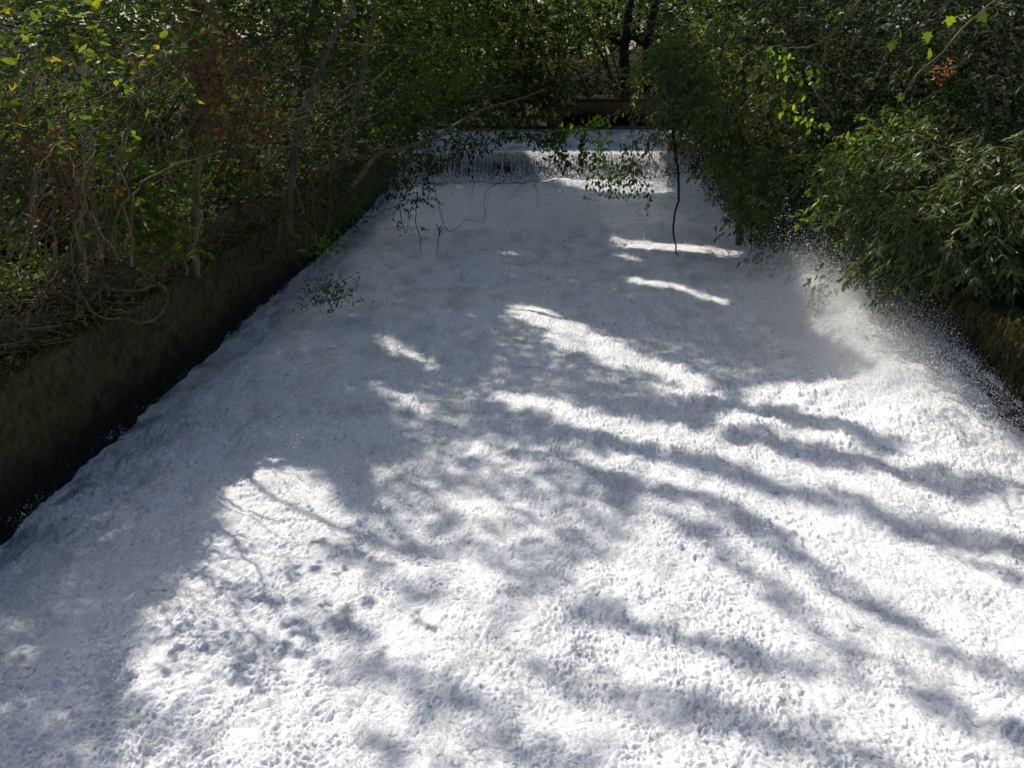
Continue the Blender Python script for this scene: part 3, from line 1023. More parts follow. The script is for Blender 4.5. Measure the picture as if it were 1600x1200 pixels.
def plant(name, label, cat, base, blobs, n_twigs, lpt, L, W, leafm, stemm, droop=.1, twig=.35, n_stems=6, stem_r=.02, up=.5, side=.9, group=None,
          rmin=0, rmax=1, twig_r=.004, shell=.55, flat=.5, maple=False, stem_name='stem', leaf_name='foliage', bare=0.0, sway=.5, wob=.03):
    """a shrub or a tree crown: stems from the base into the blobs, twigs in the blobs, leaves along each twig"""
    root = thing(name, label, cat, base, group)
    n_twigs = int(n_twigs * 1.35)
    P0, out_d = blob_points(blobs, n_twigs, shell)
    gone = (throws_shade_on_sun_patch(P0) & (rng.random(n_twigs) < .975)) | (in_sun_shaft(P0) & ~shades_water(P0) & (rng.random(n_twigs) < .85)) | in_sun_shaft(P0, .8, FORCED)
    P0, out_d = P0[~gone], out_d[~gone]
    cs_ = 2.6 / max(.8, min(3.0, twig * 3.2))
    cn_ = fbm(P0[:, 0] * cs_ + P0[:, 1] * cs_ * .7, P0[:, 2] * cs_ * 1.25 + P0[:, 1] * cs_ * .35, 2, 77 + int(abs(base[0] * 7 + base[1] * 3)) % 40)
    ok_ = cn_ > -.16 + .10 * rng.normal(0, 1, n_twigs if len(P0) == n_twigs else len(P0))
    P0, out_d = P0[ok_], out_d[ok_]
    n_twigs = len(P0)
    D0 = unit(out_d * sway + rng.normal(0, .5, (n_twigs, 3)) + np.array([0, 0, up - droop * 2.0]))
    tl = twig * rng.uniform(.5, 1.4, n_twigs)
    # twigs: 4-point arcs bending down
    ts = np.linspace(0, 1, 4)
    bend = np.array([0, 0, -1.0]) * droop
    TP = P0[:, None, :] + tl[:, None, None] * (D0[:, None, :] * ts[None, :, None] + bend[None, None, :] * (ts ** 2)[None, :, None])
    extra = None
    if twig_r > 0:
        sd = 3
        dd = unit(TP[:, -1] - TP[:, 0])
        u_ = unit(np.cross(dd, np.array([.3, .2, .93])))
        v_ = np.cross(dd, u_)
        a = np.arange(sd) * 2 * math.pi / sd
        ring = u_[:, None, :] * np.cos(a)[None, :, None] + v_[:, None, :] * np.sin(a)[None, :, None]
        rr = twig_r * np.array([1, .8, .6, .3])
        V = TP[:, :, None, :] + ring[:, None, :, :] * rr[None, :, None, None]
        q = []
        for s in range(3):
            for k in range(sd):
                k2 = (k + 1) % sd
                q.append([s * sd + k, s * sd + k2, (s + 1) * sd + k2, (s + 1) * sd + k])
        F = ((np.arange(n_twigs) * 12)[:, None, None] + np.array(q)[None]).ravel()
        extra = (V.reshape(-1, 3), F, np.full(n_twigs * 9, 4), stemm)
    # leaves
    nl = n_twigs * lpt
    ti = np.repeat(np.arange(n_twigs), lpt)
    if bare > 0:
        ti = ti[rng.random(nl) > bare]
        nl = len(ti)
    tpos = rng.uniform(.05, 1, nl)
    LP = P0[ti] + tl[ti, None] * (D0[ti] * tpos[:, None] + bend[None] * (tpos ** 2)[:, None])
    dd = D0[ti] + 2 * bend[None] * tpos[:, None]
    sidev = unit(np.cross(dd, np.array([0, 0, 1.0]) + rng.normal(0, .35, (nl, 3))))
    sg = np.where(rng.random(nl) < .5, -1, 1)[:, None]
    LD = unit(unit(dd) * .6 + sidev * sg * side + rng.normal(0, .28, (nl, 3)) + np.array([0, 0, -droop * 1.6]))
    LN = unit(np.array([0, 0, 1.0]) * flat + rng.normal(0, .55, (nl, 3)))
    LL = L * rng.uniform(.6, 1.3, nl)
    tw = rng.random(n_twigs)
    rnd = np.clip(rmin + (rmax - rmin) * (.5 * tw[ti] + .5 * rng.random(nl) + .12 * rng.normal(0, 1, nl)), 0, 1)
    if nl:
        leaves_mesh(leaf_name, LP, LD, LN, LL, W * rng.uniform(.8, 1.2, nl), rnd, leafm, root, maple, extra)
    # stems
    if n_stems:
        mb = MB()
        base = np.asarray(base, float)
        for k in range(n_stems):
            b = blobs[k % len(blobs)]
            e = P0[rng.integers(n_twigs)] if k >= len(blobs) else b[0] + rng.normal(0, .2, 3) * b[1]
            s0 = base + np.array([rng.normal(0, .08 + 3 * stem_r), rng.normal(0, .08 + 3 * stem_r), -.08])
            mid = s0 * .5 + e * .5 + np.array([rng.normal(0, .15), rng.normal(0, .15), .12 * np.linalg.norm(e - s0)])
            r0 = stem_r * rng.uniform(.6, 1.2)
            mb.tube(smooth_path([s0, mid, e], 14, wob), np.linspace(r0, r0 * .3, 14), 6)
        mb.build(stem_name, stemm, root)
    return root


def gbase(x, y):
    return np.array([x, y, float(bank_z(np.array([x]), np.array([y]))[0])])


pb = px_blob
# ---- near-side bank (the -X side)
plant('leafy_shrub', 'broad-leaved green shrub with scattered yellow leaves nearest the viewer above the mossy wall', 'shrub', gbase(-5.9, 7.2),
      [pb(50, 85, 6.6, 100, 95), pb(140, 60, 7.0, 90, 85), pb(225, 120, 7.6, 75, 75), pb(80, 190, 6.9, 75, 60), pb(-60, 120, 6.3, 110, 150), pb(180, 20, 7.2, 110, 60)],
      900, 8, .086, .62, M['leaf_mixed'], M['twig'], .12, .36, 16, .016, .35, rmax=.97, flat=.3)
plant('leafy_shrub', 'low clump of glossy green leaves under the pale-stemmed trunk by the vine loops', 'shrub', gbase(-5.55, 8.9),
      [pb(235, 325, 8.2, 58, 60), pb(205, 265, 8.4, 50, 40), pb(265, 270, 8.6, 40, 50), pb(265, 370, 8.2, 30, 25)],
      330, 9, .072, .6, M['leaf_green'], M['twig'], .15, .32, 9, .012, .3, rmin=.2, rmax=1)
plant('dry_shrub', 'withered rusty brown shrub with shrivelled leaves beside the bare fan of twigs', 'shrub', gbase(-5.9, 10.2),
      [pb(370, 110, 9.7, 80, 80), pb(410, 190, 9.6, 60, 40), pb(320, 60, 9.4, 60, 55), pb(430, 60, 10, 50, 60), pb(345, 180, 9.3, 40, 40)],
      520, 6, .055, .5, M['leaf_dry'], M['twig'], .25, .42, 14, .013, .25, twig_r=.003, bare=.28, rmax=.95, wob=.05)
plant('dry_shrub', 'spindly reddish shrub with few orange leaves among the bare stems above the wall', 'shrub', gbase(-5.4, 6.9),
      [pb(100, 290, 6.9, 60, 50), pb(70, 250, 7.0, 40, 30), pb(150, 240, 7.2, 40, 40)],
      220, 5, .06, .6, M['leaf_dry'], M['twig'], .15, .35, 16, .010, .35, bare=.35, wob=.05)
plant('leafy_shrub', 'sparse shrub of small green leaves at the corner over the mossy ledge', 'shrub', gbase(-5.6, 5.9),
      [pb(25, 330, 5.9, 50, 60), pb(60, 390, 6.0, 50, 35), pb(-30, 250, 5.8, 60, 80)],
      170, 7, .042, .55, M['leaf_mixed'], M['twig'], .15, .3, 9, .010, .3, bare=.2)
# darker shrubs further along this bank
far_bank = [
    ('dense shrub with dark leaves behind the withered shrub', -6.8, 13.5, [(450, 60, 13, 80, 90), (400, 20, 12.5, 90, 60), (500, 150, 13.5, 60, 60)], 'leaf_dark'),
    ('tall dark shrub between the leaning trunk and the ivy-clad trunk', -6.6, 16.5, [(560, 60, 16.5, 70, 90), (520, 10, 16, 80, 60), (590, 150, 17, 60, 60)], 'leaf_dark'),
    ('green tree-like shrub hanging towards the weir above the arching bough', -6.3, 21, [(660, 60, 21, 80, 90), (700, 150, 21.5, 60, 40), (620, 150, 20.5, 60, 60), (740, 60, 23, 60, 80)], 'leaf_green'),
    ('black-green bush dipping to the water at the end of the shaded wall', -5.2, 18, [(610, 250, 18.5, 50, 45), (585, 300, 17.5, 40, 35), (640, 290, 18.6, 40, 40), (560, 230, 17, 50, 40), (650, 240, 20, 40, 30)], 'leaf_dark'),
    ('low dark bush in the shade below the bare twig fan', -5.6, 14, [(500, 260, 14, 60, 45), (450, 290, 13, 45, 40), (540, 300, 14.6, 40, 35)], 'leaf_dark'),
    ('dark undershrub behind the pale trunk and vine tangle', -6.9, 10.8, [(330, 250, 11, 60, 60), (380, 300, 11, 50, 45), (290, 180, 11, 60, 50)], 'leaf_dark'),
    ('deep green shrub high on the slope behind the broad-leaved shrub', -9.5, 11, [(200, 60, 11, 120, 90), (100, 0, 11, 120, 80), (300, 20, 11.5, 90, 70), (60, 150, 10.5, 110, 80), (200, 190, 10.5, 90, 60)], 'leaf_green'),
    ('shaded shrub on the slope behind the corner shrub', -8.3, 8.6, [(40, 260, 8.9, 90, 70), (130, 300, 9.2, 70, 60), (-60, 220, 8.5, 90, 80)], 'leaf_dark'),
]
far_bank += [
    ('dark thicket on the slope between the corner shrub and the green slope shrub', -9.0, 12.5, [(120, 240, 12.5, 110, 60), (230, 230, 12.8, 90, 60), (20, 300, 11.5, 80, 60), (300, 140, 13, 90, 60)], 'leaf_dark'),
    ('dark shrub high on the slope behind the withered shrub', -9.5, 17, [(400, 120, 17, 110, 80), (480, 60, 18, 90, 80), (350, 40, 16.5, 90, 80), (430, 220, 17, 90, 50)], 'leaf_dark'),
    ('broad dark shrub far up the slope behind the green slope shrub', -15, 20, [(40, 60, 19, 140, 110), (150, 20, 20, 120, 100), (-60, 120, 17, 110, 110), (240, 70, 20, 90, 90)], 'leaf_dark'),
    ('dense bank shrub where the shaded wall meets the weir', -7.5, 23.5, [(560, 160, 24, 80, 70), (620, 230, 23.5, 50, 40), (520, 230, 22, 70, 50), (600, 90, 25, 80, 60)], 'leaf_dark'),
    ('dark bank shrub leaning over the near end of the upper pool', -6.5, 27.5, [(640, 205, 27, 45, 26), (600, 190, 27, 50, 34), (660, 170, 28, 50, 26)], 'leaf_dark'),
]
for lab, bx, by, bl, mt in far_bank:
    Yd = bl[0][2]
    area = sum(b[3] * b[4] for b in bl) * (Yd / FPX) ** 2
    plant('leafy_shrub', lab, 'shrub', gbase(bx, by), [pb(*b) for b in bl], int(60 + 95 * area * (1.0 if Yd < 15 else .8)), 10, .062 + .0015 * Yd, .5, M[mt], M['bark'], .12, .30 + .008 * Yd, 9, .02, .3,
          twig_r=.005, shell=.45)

# ---- far-side bank (the +X side)
plant('lance_leaf_bush', 'large bush with long lance-shaped leaves spilling over the brown wall', 'bush', gbase(6.4, 9.4),
      [pb(1400, 310, 10.2, 100, 70), pb(1500, 348, 9.4, 120, 70), pb(1370, 390, 10.4, 72, 48), pb(1570, 300, 9.2, 90, 85), pb(1305, 370, 11.8, 40, 40), pb(1450, 240, 10.8, 110, 45), pb(1600, 375, 9.0, 90, 48), pb(1440, 402, 9.8, 60, 24)],
      1250, 10, .125, .30, M['leaf_lance'], M['twig'], .32, .40, 18, .02, .35, side=.75, shell=.4, rmax=.95)
plant('lance_leaf_bush', 'smaller lance-leaved bush with a bright sunlit tip beside the dark recess', 'bush', gbase(6.6, 12.2),
      [pb(1350, 245, 11.6, 60, 28), pb(1330, 300, 12.0, 45, 50), pb(1420, 210, 12.2, 60, 30)],
      260, 10, .12, .36, M['leaf_green'], M['twig'], .25, .38, 8, .014, .35, side=.8, shell=.45)
plant('drooping_tree', 'drooping fine-leaved tree curtaining the end of the weir', 'tree', gbase(6.2, 18.2),
      [pb(1050, 130, 18, 50, 65), pb(1125, 165, 17.2, 55, 75), pb(1170, 215, 16.4, 55, 70), pb(1110, 70, 18.5, 60, 50), pb(1015, 190, 18.4, 24, 40), pb(1200, 285, 15.8, 45, 55), pb(1215, 170, 16.5, 60, 80), pb(1185, 320, 16, 30, 35)],
      1900, 12, .115, .36, M['leaf_fine'], M['bark'], .30, .5, 9, .04, .3, side=.75, shell=.4, twig_r=.003, sway=.5, stem_name='trunk', leaf_name='crown')
plant('drooping_tree', 'loose drooping tree with grey-green sprays in front of the recess at the water edge', 'tree', gbase(6.1, 14.2),
      [pb(1235, 370, 14.2, 40, 50), pb(1260, 300, 14.0, 45, 60), pb(1225, 260, 14.6, 40, 60), pb(1270, 420, 13.2, 30, 30)],
      520, 11, .115, .36, M['leaf_fine'], M['bark'], .3, .45, 6, .025, .3, side=.75, shell=.45, twig_r=.003, stem_name='trunk', leaf_name='crown', rmax=.9)
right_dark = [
    ('dark shrub wall high above the lance-leaved bush', 9.5, 13, [(1330, 80, 14, 110, 85), (1450, 60, 13, 110, 80), (1250, 60, 15, 80, 90), (1400, 150, 13.5, 90, 50)], 'leaf_shaded'),
    ('shadowy shrub at the top corner above the spreading bush', 8.8, 10, [(1560, 120, 10.5, 90, 90), (1500, 40, 11, 90, 70), (1600, 230, 10, 90, 60), (1490, 180, 11, 80, 50)], 'leaf_shaded'),
    ('shaded undershrub in the recess behind the drooping trees', 8.2, 16, [(1260, 180, 17, 60, 80), (1300, 270, 15.5, 50, 60), (1240, 380, 15.2, 30, 40), (1320, 170, 15, 60, 60)], 'leaf_shaded'),
    ('dusky shrub on the slope behind the end of the weir', 8.5, 24, [(1150, 150, 24, 90, 80), (1080, 60, 26, 90, 90), (1210, 60, 22, 90, 90), (1120, 240, 23, 50, 40)], 'leaf_shaded'),
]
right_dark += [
    ('dense dark thicket high on the slope behind the lobed-leaf bough', 12.5, 15, [(1480, 90, 15.5, 110, 90), (1590, 60, 15, 110, 100), (1400, 30, 16, 100, 80), (1560, 190, 14, 90, 60)], 'leaf_shaded'),
    ('dark shrub in the hollow below the lobed-leaf bough', 8.6, 11.8, [(1520, 200, 12, 90, 50), (1440, 160, 12.5, 80, 50), (1590, 150, 11.6, 70, 60)], 'leaf_shaded'),
    ('dim thicket behind the dark recess', 11.5, 20, [(1330, 60, 20, 100, 90), (1270, 160, 19, 80, 80), (1380, 160, 19, 70, 60), (1200, 30, 21, 80, 80)], 'leaf_shaded'),
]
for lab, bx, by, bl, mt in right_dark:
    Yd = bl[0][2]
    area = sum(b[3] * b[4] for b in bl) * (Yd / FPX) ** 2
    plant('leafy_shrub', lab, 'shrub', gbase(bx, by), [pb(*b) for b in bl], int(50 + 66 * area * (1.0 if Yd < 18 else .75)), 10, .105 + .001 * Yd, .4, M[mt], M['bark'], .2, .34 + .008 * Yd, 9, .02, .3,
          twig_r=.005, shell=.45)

# ---- trees and bushes behind the upper pool
back = [
    ('rounded tree with sunlit yellow-green leaves behind the pool', -3.5, 40, [(640, 90, 40, 80, 90), (580, 40, 40, 80, 70)], 'leaf_far'),
    ('backlit tree with grey-green sprays standing behind the brick footbridge', -.2, 41, [(760, 70, 41, 80, 90), (720, 10, 41, 70, 60)], 'leaf_far'),
    ('bright green tree behind the footbridge beside the two dark trunks', 1.6, 40, [(850, 60, 40, 80, 80), (820, 130, 39.5, 60, 40)], 'leaf_far'),
    ('dim tree whose crown hangs over the two dark trunks', 5.0, 44, [(960, 35, 44, 90, 48), (1060, 30, 44, 80, 50), (900, 10, 44, 70, 40)], 'leaf_dark'),
    ('dark bush leaning from the bank over the pool beside the weir', -5.5, 31, [(690, 170, 31, 60, 28), (640, 180, 29, 50, 30), (740, 150, 33, 50, 30)], 'leaf_dark'),
    ('leafy bush growing along the top of the brick footbridge', 1.2, 38.6, [(800, 150, 38.5, 90, 26), (890, 135, 38.6, 60, 26)], 'leaf_far'),
    ('dark trailing bush hanging over the sill and hiding half of the brick footbridge', -1.0, 37.6, [(700, 160, 36.4, 75, 32), (780, 168, 36.3, 70, 27), (850, 172, 36.4, 46, 24), (630, 165, 36.5, 70, 38)], 'leaf_dark'),
    ('ragged bush by the dark trunks at the end of the footbridge', 6.0, 39.5, [(1010, 140, 39.5, 50, 26), (1070, 130, 39, 60, 40), (950, 135, 39.5, 30, 16)], 'leaf_dark'),
    ('tall tree with an olive crown far behind the footbridge', -9.0, 54, [(560, 60, 54, 120, 110), (480, 20, 54, 120, 80)], 'leaf_far'),
    ('tall tree with a broken crown far behind the pool', 0.0, 58, [(720, 40, 58, 120, 90), (840, 30, 58, 120, 80)], 'leaf_far'),
    ('tall dark tree far behind the drooping tree', 14.0, 52, [(1160, 40, 52, 120, 110), (1260, 20, 52, 110, 90)], 'leaf_dark'),
]
for lab, bx, by, bl, mt in back:
    Yd = bl[0][2]
    area = sum(b[3] * b[4] for b in bl) * (Yd / FPX) ** 2
    plant('broadleaf_tree' if 'tree' in lab.split(' whose')[0] and 'bush' not in lab else 'leafy_shrub', lab, 'tree' if 'bush' not in lab else 'bush', gbase(bx, by), [pb(*b) for b in bl], int(50 + 30 * area), 10, .17 + .0008 * Yd, .55,
          M[mt], M['bark'], .15, .6, 6, .07, .3, twig_r=.008, shell=.45, stem_name='trunk', leaf_name='crown')
for px0, lab in ((977, 'dark trunk nearer the brick footbridge end, under a low crown'), (1015, 'thicker dark trunk beside the pale sky gap behind the pool')):
    b0 = at(px0, 150, 43)
    b1 = at(px0 - 2, 70, 43)
    b2 = at(px0 + 14, -40, 43)
    t_ = thing('bare_trunk', lab, 'tree', b0)
    mb = MB()
    mb.tube(smooth_path([b0 + (0, 0, -1.2), b0, b1, b2], 20, .02), np.linspace(.33, .2, 20), 8)
    mb.build('trunk', M['root_dark'], t_)
    mb = MB()
    mb.tube(smooth_path([b1, b1 + (-1.2, 0, .45), b1 + (-2.3, 0, .35)], 14, .03), np.linspace(.13, .05, 14), 6)
    mb.tube(smooth_path([b1 + (0, 0, .2), b1 + (1.0, 0, .55), b1 + (1.9, 0, .95)], 14, .03), np.linspace(.12, .04, 14), 6)
    mb.build('bough', M['root_dark'], t_)

# low undergrowth carpeting both slopes
n = 90000
xq = np.where(rng.random(n) < .5, -5.6 - rng.exponential(5, n), 6.0 + rng.exponential(5, n))
yq = rng.uniform(5, 60, n)
hq = rng.random(n) ** 1.5 * (.35 + .5 * sstep(-.2, .5, perlin(xq * .5, yq * .5, 93))) * sstep(.2, 2.5, np.where(xq < 0, XL - .8 - xq, xq - XR - .5))
D_ = unit(rng.normal(0, 1, (n, 3)) + np.array([0, 0, .2]))
m_ = 34000
xq = np.concatenate([xq, -5.5 - rng.exponential(3.2, m_)])
yq = np.concatenate([yq, rng.uniform(6, 20, m_)])
hq = np.concatenate([hq, rng.random(m_) ** 1.3 * .9 * sstep(-6.2, -8, xq[n:])])
n += m_
D_ = unit(rng.normal(0, 1, (n, 3)) + np.array([0, 0, .2]))
tag(leaves_mesh('undergrowth', np.stack([xq, yq, bank_z(xq, yq) + hq], -1), D_, unit(rng.normal(0, .6, (n, 3)) + np.array([0, -.2, .7])), rng.uniform(.06, .13, n) * (1 + .02 * yq), np.full(n, .5), rng.random(n), M['leaf_dark']), kind='stuff')

# far wood closing the view: reads as one mass
n = 15000
xq = rng.uniform(-60, 60, n)
yq = rng.uniform(58, 95, n)
zq = bank_z(xq, yq) + rng.random(n) ** .7 * (5.5 + 2.5 * perlin(xq * .12, yq * .12, 91))
Dq = unit(rng.normal(0, 1, (n, 3)) + np.array([0, 0, -.3]))
wd = leaves_mesh('far_wood', np.stack([xq, yq, zq], -1), Dq, unit(rng.normal(0, .7, (n, 3)) + np.array([0, -.3, .6])), rng.uniform(.5, 1.1, n), np.full(n, .6), rng.random(n) * .8, M['leaf_dark'])
tag(wd, kind='stuff')

# ------------------------------------------------------------------ canopy that throws the dappled shade
n = 360000
xq = rng.uniform(XL - .3, XR + .25, n)
yq = rng.uniform(1.8, 38, n)
Q = np.stack([xq, yq, np.where(yq > 26, CREST, np.where(yq > 25.2, .5, .15))], -1)
pr = shade_prob(Q)
Q = Q[rng.random(n) < pr * np.where(Q[:, 1] > 6.5, 1.0, np.where(Q[:, 1] > 5, .75, .5))]
Q = Q[:: 1]
xf_ = rng.uniform(XL, XR, 14000)
F_ = np.stack([xf_, np.full(len(xf_), 25.55), rng.uniform(.35, CREST, len(xf_))], -1)
F_ = F_[rng.random(len(F_)) < shade_prob(F_)]
Q = np.concatenate([Q, F_])
hq = rng.uniform(10.5, 14.5, len(Q))
canopy = Q + TOSUN[None] * ((hq - Q[:, 2]) / TOSUN[2])[:, None]
# looser canopy over the banks so that they are dappled, too
n = 60000
xb = rng.uniform(-24, -5.2, n)
yb = rng.uniform(0, 34, n)
keep = (fbm(xb * .75, yb * .75, 3, 95) > .47)
xb, yb = xb[keep], yb[keep]
bank_pts = np.stack([xb, yb, rng.uniform(1.5, 2.5, len(xb))], -1)
hb = rng.uniform(10.5, 14.5, len(xb))
cb = bank_pts + TOSUN[None] * ((hb - bank_pts[:, 2]) / TOSUN[2])[:, None]
n = 30000
xb = rng.uniform(5.6, 18, n)
yb = rng.uniform(2, 34, n)
keep = (fbm(xb * .55, yb * .55, 3, 97) > .0)
xb, yb = xb[keep], yb[keep]
bp = np.stack([xb, yb, np.full(len(xb), 2.2)], -1)
hb = rng.uniform(10.5, 14.5, len(xb))
cr_ = bp + TOSUN[None] * ((hb - bp[:, 2]) / TOSUN[2])[:, None]
cb = cb[~throws_shade_on_sun_patch(cb)]
cr_ = cr_[~throws_shade_on_sun_patch(cr_)]
cb = cb[~in_sun_shaft(cb) | (rng.random(len(cb)) < .06)]
cr_ = cr_[~in_sun_shaft(cr_) | (rng.random(len(cr_)) < .06)]
n = 90000
hc = np.stack([rng.uniform(-8, 8.5, n), rng.uniform(20, 46, n), rng.uniform(10.5, 16, n)], -1)  # unseen upper crown leaves, added to keep sky light off the far water
hc = hc[fbm(hc[:, 0] * .35, hc[:, 1] * .35, 2, 99) > -.22]
hc = hc[~throws_shade_on_sun_patch(hc) & ~in_sun_shaft(hc)]
hf_ = hc - TOSUN[None] * ((hc[:, 2] - .8) / TOSUN[2])[:, None]          # keep the sunlit end of the fall open
hc = hc[~((hf_[:, 0] > -.8) & (hf_[:, 0] < 4.9) & (hf_[:, 1] > 24.6) & (hf_[:, 1] < 26.6))]
canopy = np.concatenate([canopy, cb, cr_, hc])
canopy = canopy[~in_sun_shaft(canopy, .9, FORCED)]
canopy += rng.normal(0, .03, canopy.shape)

# the trees that carry it: (label, list of trunk points, radius, material)
carriers = [
    ('pale leaning trunk rising from the bank to a high crown over the channel', [at(452, 330, 12.8), at(456, 270, 12.9), at(470, 195, 13.0), at(487, 142, 13.2), at(506, 90, 13.4), at(522, 52, 13.5), at(536, 30, 13.6), at(548, -5, 13.8), (-3.9, 14.4, 6.6), (-4.6, 15.5, 11.2)], .062, 'bark_pale'),
    ('slender ivy-clad trunk curving up beside the bare twig fan', [at(521, 275, 14.5), at(540, 225, 14.6), at(560, 150, 14.8), at(572, 80, 15), at(584, 0, 15.2), (-3.0, 15.9, 6.6), (-3.4, 17.5, 11.4)], .06, 'bark_moss'),
    ('pale-barked trunk standing in the undergrowth by the low glossy leaves', [at(303, 385, 9.6), at(307, 300, 9.6), at(313, 250, 9.7), at(330, 215, 9.8), at(320, 120, 9.9), at(318, 0, 10), (-5.8, 10.4, 6.4), (-6.4, 12, 11.4)], .052, 'bark_moss'),
    ('hidden stout tree on the slope behind the broad-leaved shrub', [gbase(-10.5, 9), (-10.4, 9.2, 5), (-9.8, 10, 11.1)], .16, 'bark'),
    ('tall tree on the slope above the end of the shaded wall', [gbase(-8.4, 21), (-8.1, 21, 5), (-6.6, 21.6, 11.2)], .15, 'bark'),
    ('tall tree beside the upper pool with boughs over the weir', [gbase(-8.2, 29), (-7.6, 29.4, 5), (-5.6, 30.4, 11.6)], .17, 'bark'),
    ('distant slope tree with a wide crown behind the withered shrub', [gbase(-15, 16), (-14.8, 16, 5), (-14, 16.8, 11.6)], .18, 'bark'),
    ('tall tree in the recess behind the drooping tree', [gbase(9.5, 20.5), (9.2, 20.6, 5), (7.6, 21, 11.6)], .16, 'bark'),
    ('dark stemmed tree on the slope above the lance-leaved bush', [gbase(10.5, 13.6), (10.2, 13.7, 5), (8.4, 14.6, 11.6)], .15, 'bark'),
    ('tall tree on the bank past the weir end', [gbase(8.8, 29.5), (8.5, 29.5, 5), (7.0, 30, 11.6)], .15, 'bark'),
    ('far slope tree past the upper pool bushes', [gbase(-16, 28), (-15.8, 28, 5), (-15, 28.6, 11.6)], .18, 'bark'),
    ('large tree near the channel head spreading across the water', [gbase(-11.5, 14.5), (-11, 14.6, 5), (-8.6, 15, 11.4)], .2, 'bark'),
]
tips = np.array([c_[1][-1] for c_ in carriers], float)
own = np.argmin(((canopy[:, None, :2] - tips[None, :, :2]) ** 2).sum(-1), 1)
for k, (lab, pts, r0, bm_) in enumerate(carriers):
    pts = np.array([np.asarray(q, float) for q in pts])
    root = thing('canopy_tree', lab, 'tree', pts[0])
    mine = canopy[own == k]
    mb = MB()
    pp = smooth_path(np.vstack([pts[0] - (0, 0, .4), pts]), 60, .012)
    mb.tube(pp, np.linspace(r0, r0 * .62, 60) * (1 + .08 * rng.normal(0, 1, 60)), 9)
    mb.build('trunk', M[bm_], root)
    mb = MB()
    if len(mine):
        # boughs go to well separated members of the crown
        sel = [mine[rng.integers(len(mine))]]
        for _ in range(13):
            cand = mine[rng.integers(len(mine), size=60)]
            dmin = np.min(((cand[:, None] - np.array(sel)[None]) ** 2).sum(-1), 1)
            sel.append(cand[np.argmax(dmin)])
        for e in sel:
            s0 = pp[-1] if rng.random() < .6 else pp[-6]
            mid = s0 * .55 + e * .45 + np.array([0, 0, .5])
            bp_ = smooth_path([s0, mid, e], 16, .05)
            if throws_shade_on_sun_patch(bp_).mean() > .12:
                continue
            mb.tube(bp_, np.linspace(r0 * .4, .012, 16), 6)
        if mb.n:
            mb.build('bough', M[bm_], root)
        nl = len(mine)
        leaves_mesh('crown', mine, unit(rng.normal(0, 1, (nl, 3)) * np.array([1, 1, .5]) + np.array([0, 0, -.25])), unit(rng.normal(0, .5, (nl, 3)) + TOSUN * 1.2), rng.uniform(.09, .16, nl), np.full(nl, .62), rng.random(nl), M['leaf_green'], root)

# ------------------------------------------------------------------ boughs, twigs, vines, roots


def twig_thing(name, label, cat, paths, mat, r, base=None, sides=5, n=22, wob=.012, part=None):
    mb = MB()
    for q in paths:
        k = q[1] if isinstance(q, tuple) and isinstance(q[1], float) else 1.0
        pts = q[0] if isinstance(q, tuple) and isinstance(q[1], float) else q
        mb.tube(smooth_path(pts, n, wob), np.linspace(r * k, r * k * .35, n), sides)
    o = mb.build(name, mat)
    return tag(o, label, cat)


# long bough arching over the water in front of the weir
bough = thing('arching_bough', 'long bare bough arching over the water in front of the weir with dark hanging leaves', 'branch', at(560, 275, 15.5))
mb = MB()
mb.tube(smooth_path([at(545, 300, 15.4), at(590, 243, 16.2), at(640, 228, 17), at(690, 210, 17.6), at(740, 178, 18.2), at(800, 158, 18.8), at(850, 140, 19.2)], 40, .01), np.linspace(.05, .018, 40), 7)
mb.tube(smooth_path([at(700, 206, 17.7), at(770, 203, 18.2), at(850, 205, 18.8), at(930, 200, 19.2)], 24, .012), np.linspace(.022, .008, 24), 5)
mb.build('branch', M['twig'], bough)


def sprig_leaves(centres, n, spread, L, W, mat, parent, droop=.5, nm='foliage', rmin=0, rmax=1):
    cs = np.array(centres)
    i = rng.integers(len(cs), size=n)
    P_ = cs[i] + rng.normal(0, 1, (n, 3)) * spread
    D_ = unit(rng.normal(0, 1, (n, 3)) + np.array([0, 0, -droop]))
    return leaves_mesh(nm, P_, D_, unit(rng.normal(0, .6, (n, 3)) + np.array([0, 0, .6])), L * rng.uniform(.6, 1.3, n), np.full(n, W), rmin + (rmax - rmin) * rng.random(n), mat, parent)


sprig_leaves([at(x_, y_, 18) for x_, y_ in ((705, 225), (725, 232), (745, 225), (765, 222), (690, 240), (720, 215), (675, 250), (660, 262))], 420, np.array([.17, .12, .12]), .12, .42, M['leaf_dark'], bough, 1.0)
sprig_leaves([at(x_, y_, 18.8) for x_, y_ in ((800, 212), (830, 215), (860, 222), (810, 190), (850, 180), (880, 205), (780, 190), (740, 195))], 520, np.array([.17, .12, .09]), .12, .5, M['leaf_dark'], bough, .8)

# leafy vines hanging over the fall


def vine(label, px, y0, y1, Y, n, mat, L=.1, wdt=.06, sway_=0.0):
    a = at(px, y0, Y)
    b = at(px + sway_, y1, Y)
    v = thing('hanging_vine', label, 'vine', a)
    mb = MB()
    pth = smooth_path([a, a * .5 + b * .5 + rng.normal(0, .05, 3), b], 20, .012)
    mb.tube(pth, np.linspace(.009, .004, 20), 4)
    mb.build('stem', M['root_dark'], v)
    if n:
        sprig_leaves(pth[4:], n, np.array([wdt, wdt, .05]), L, .62, mat, v, 1.4)


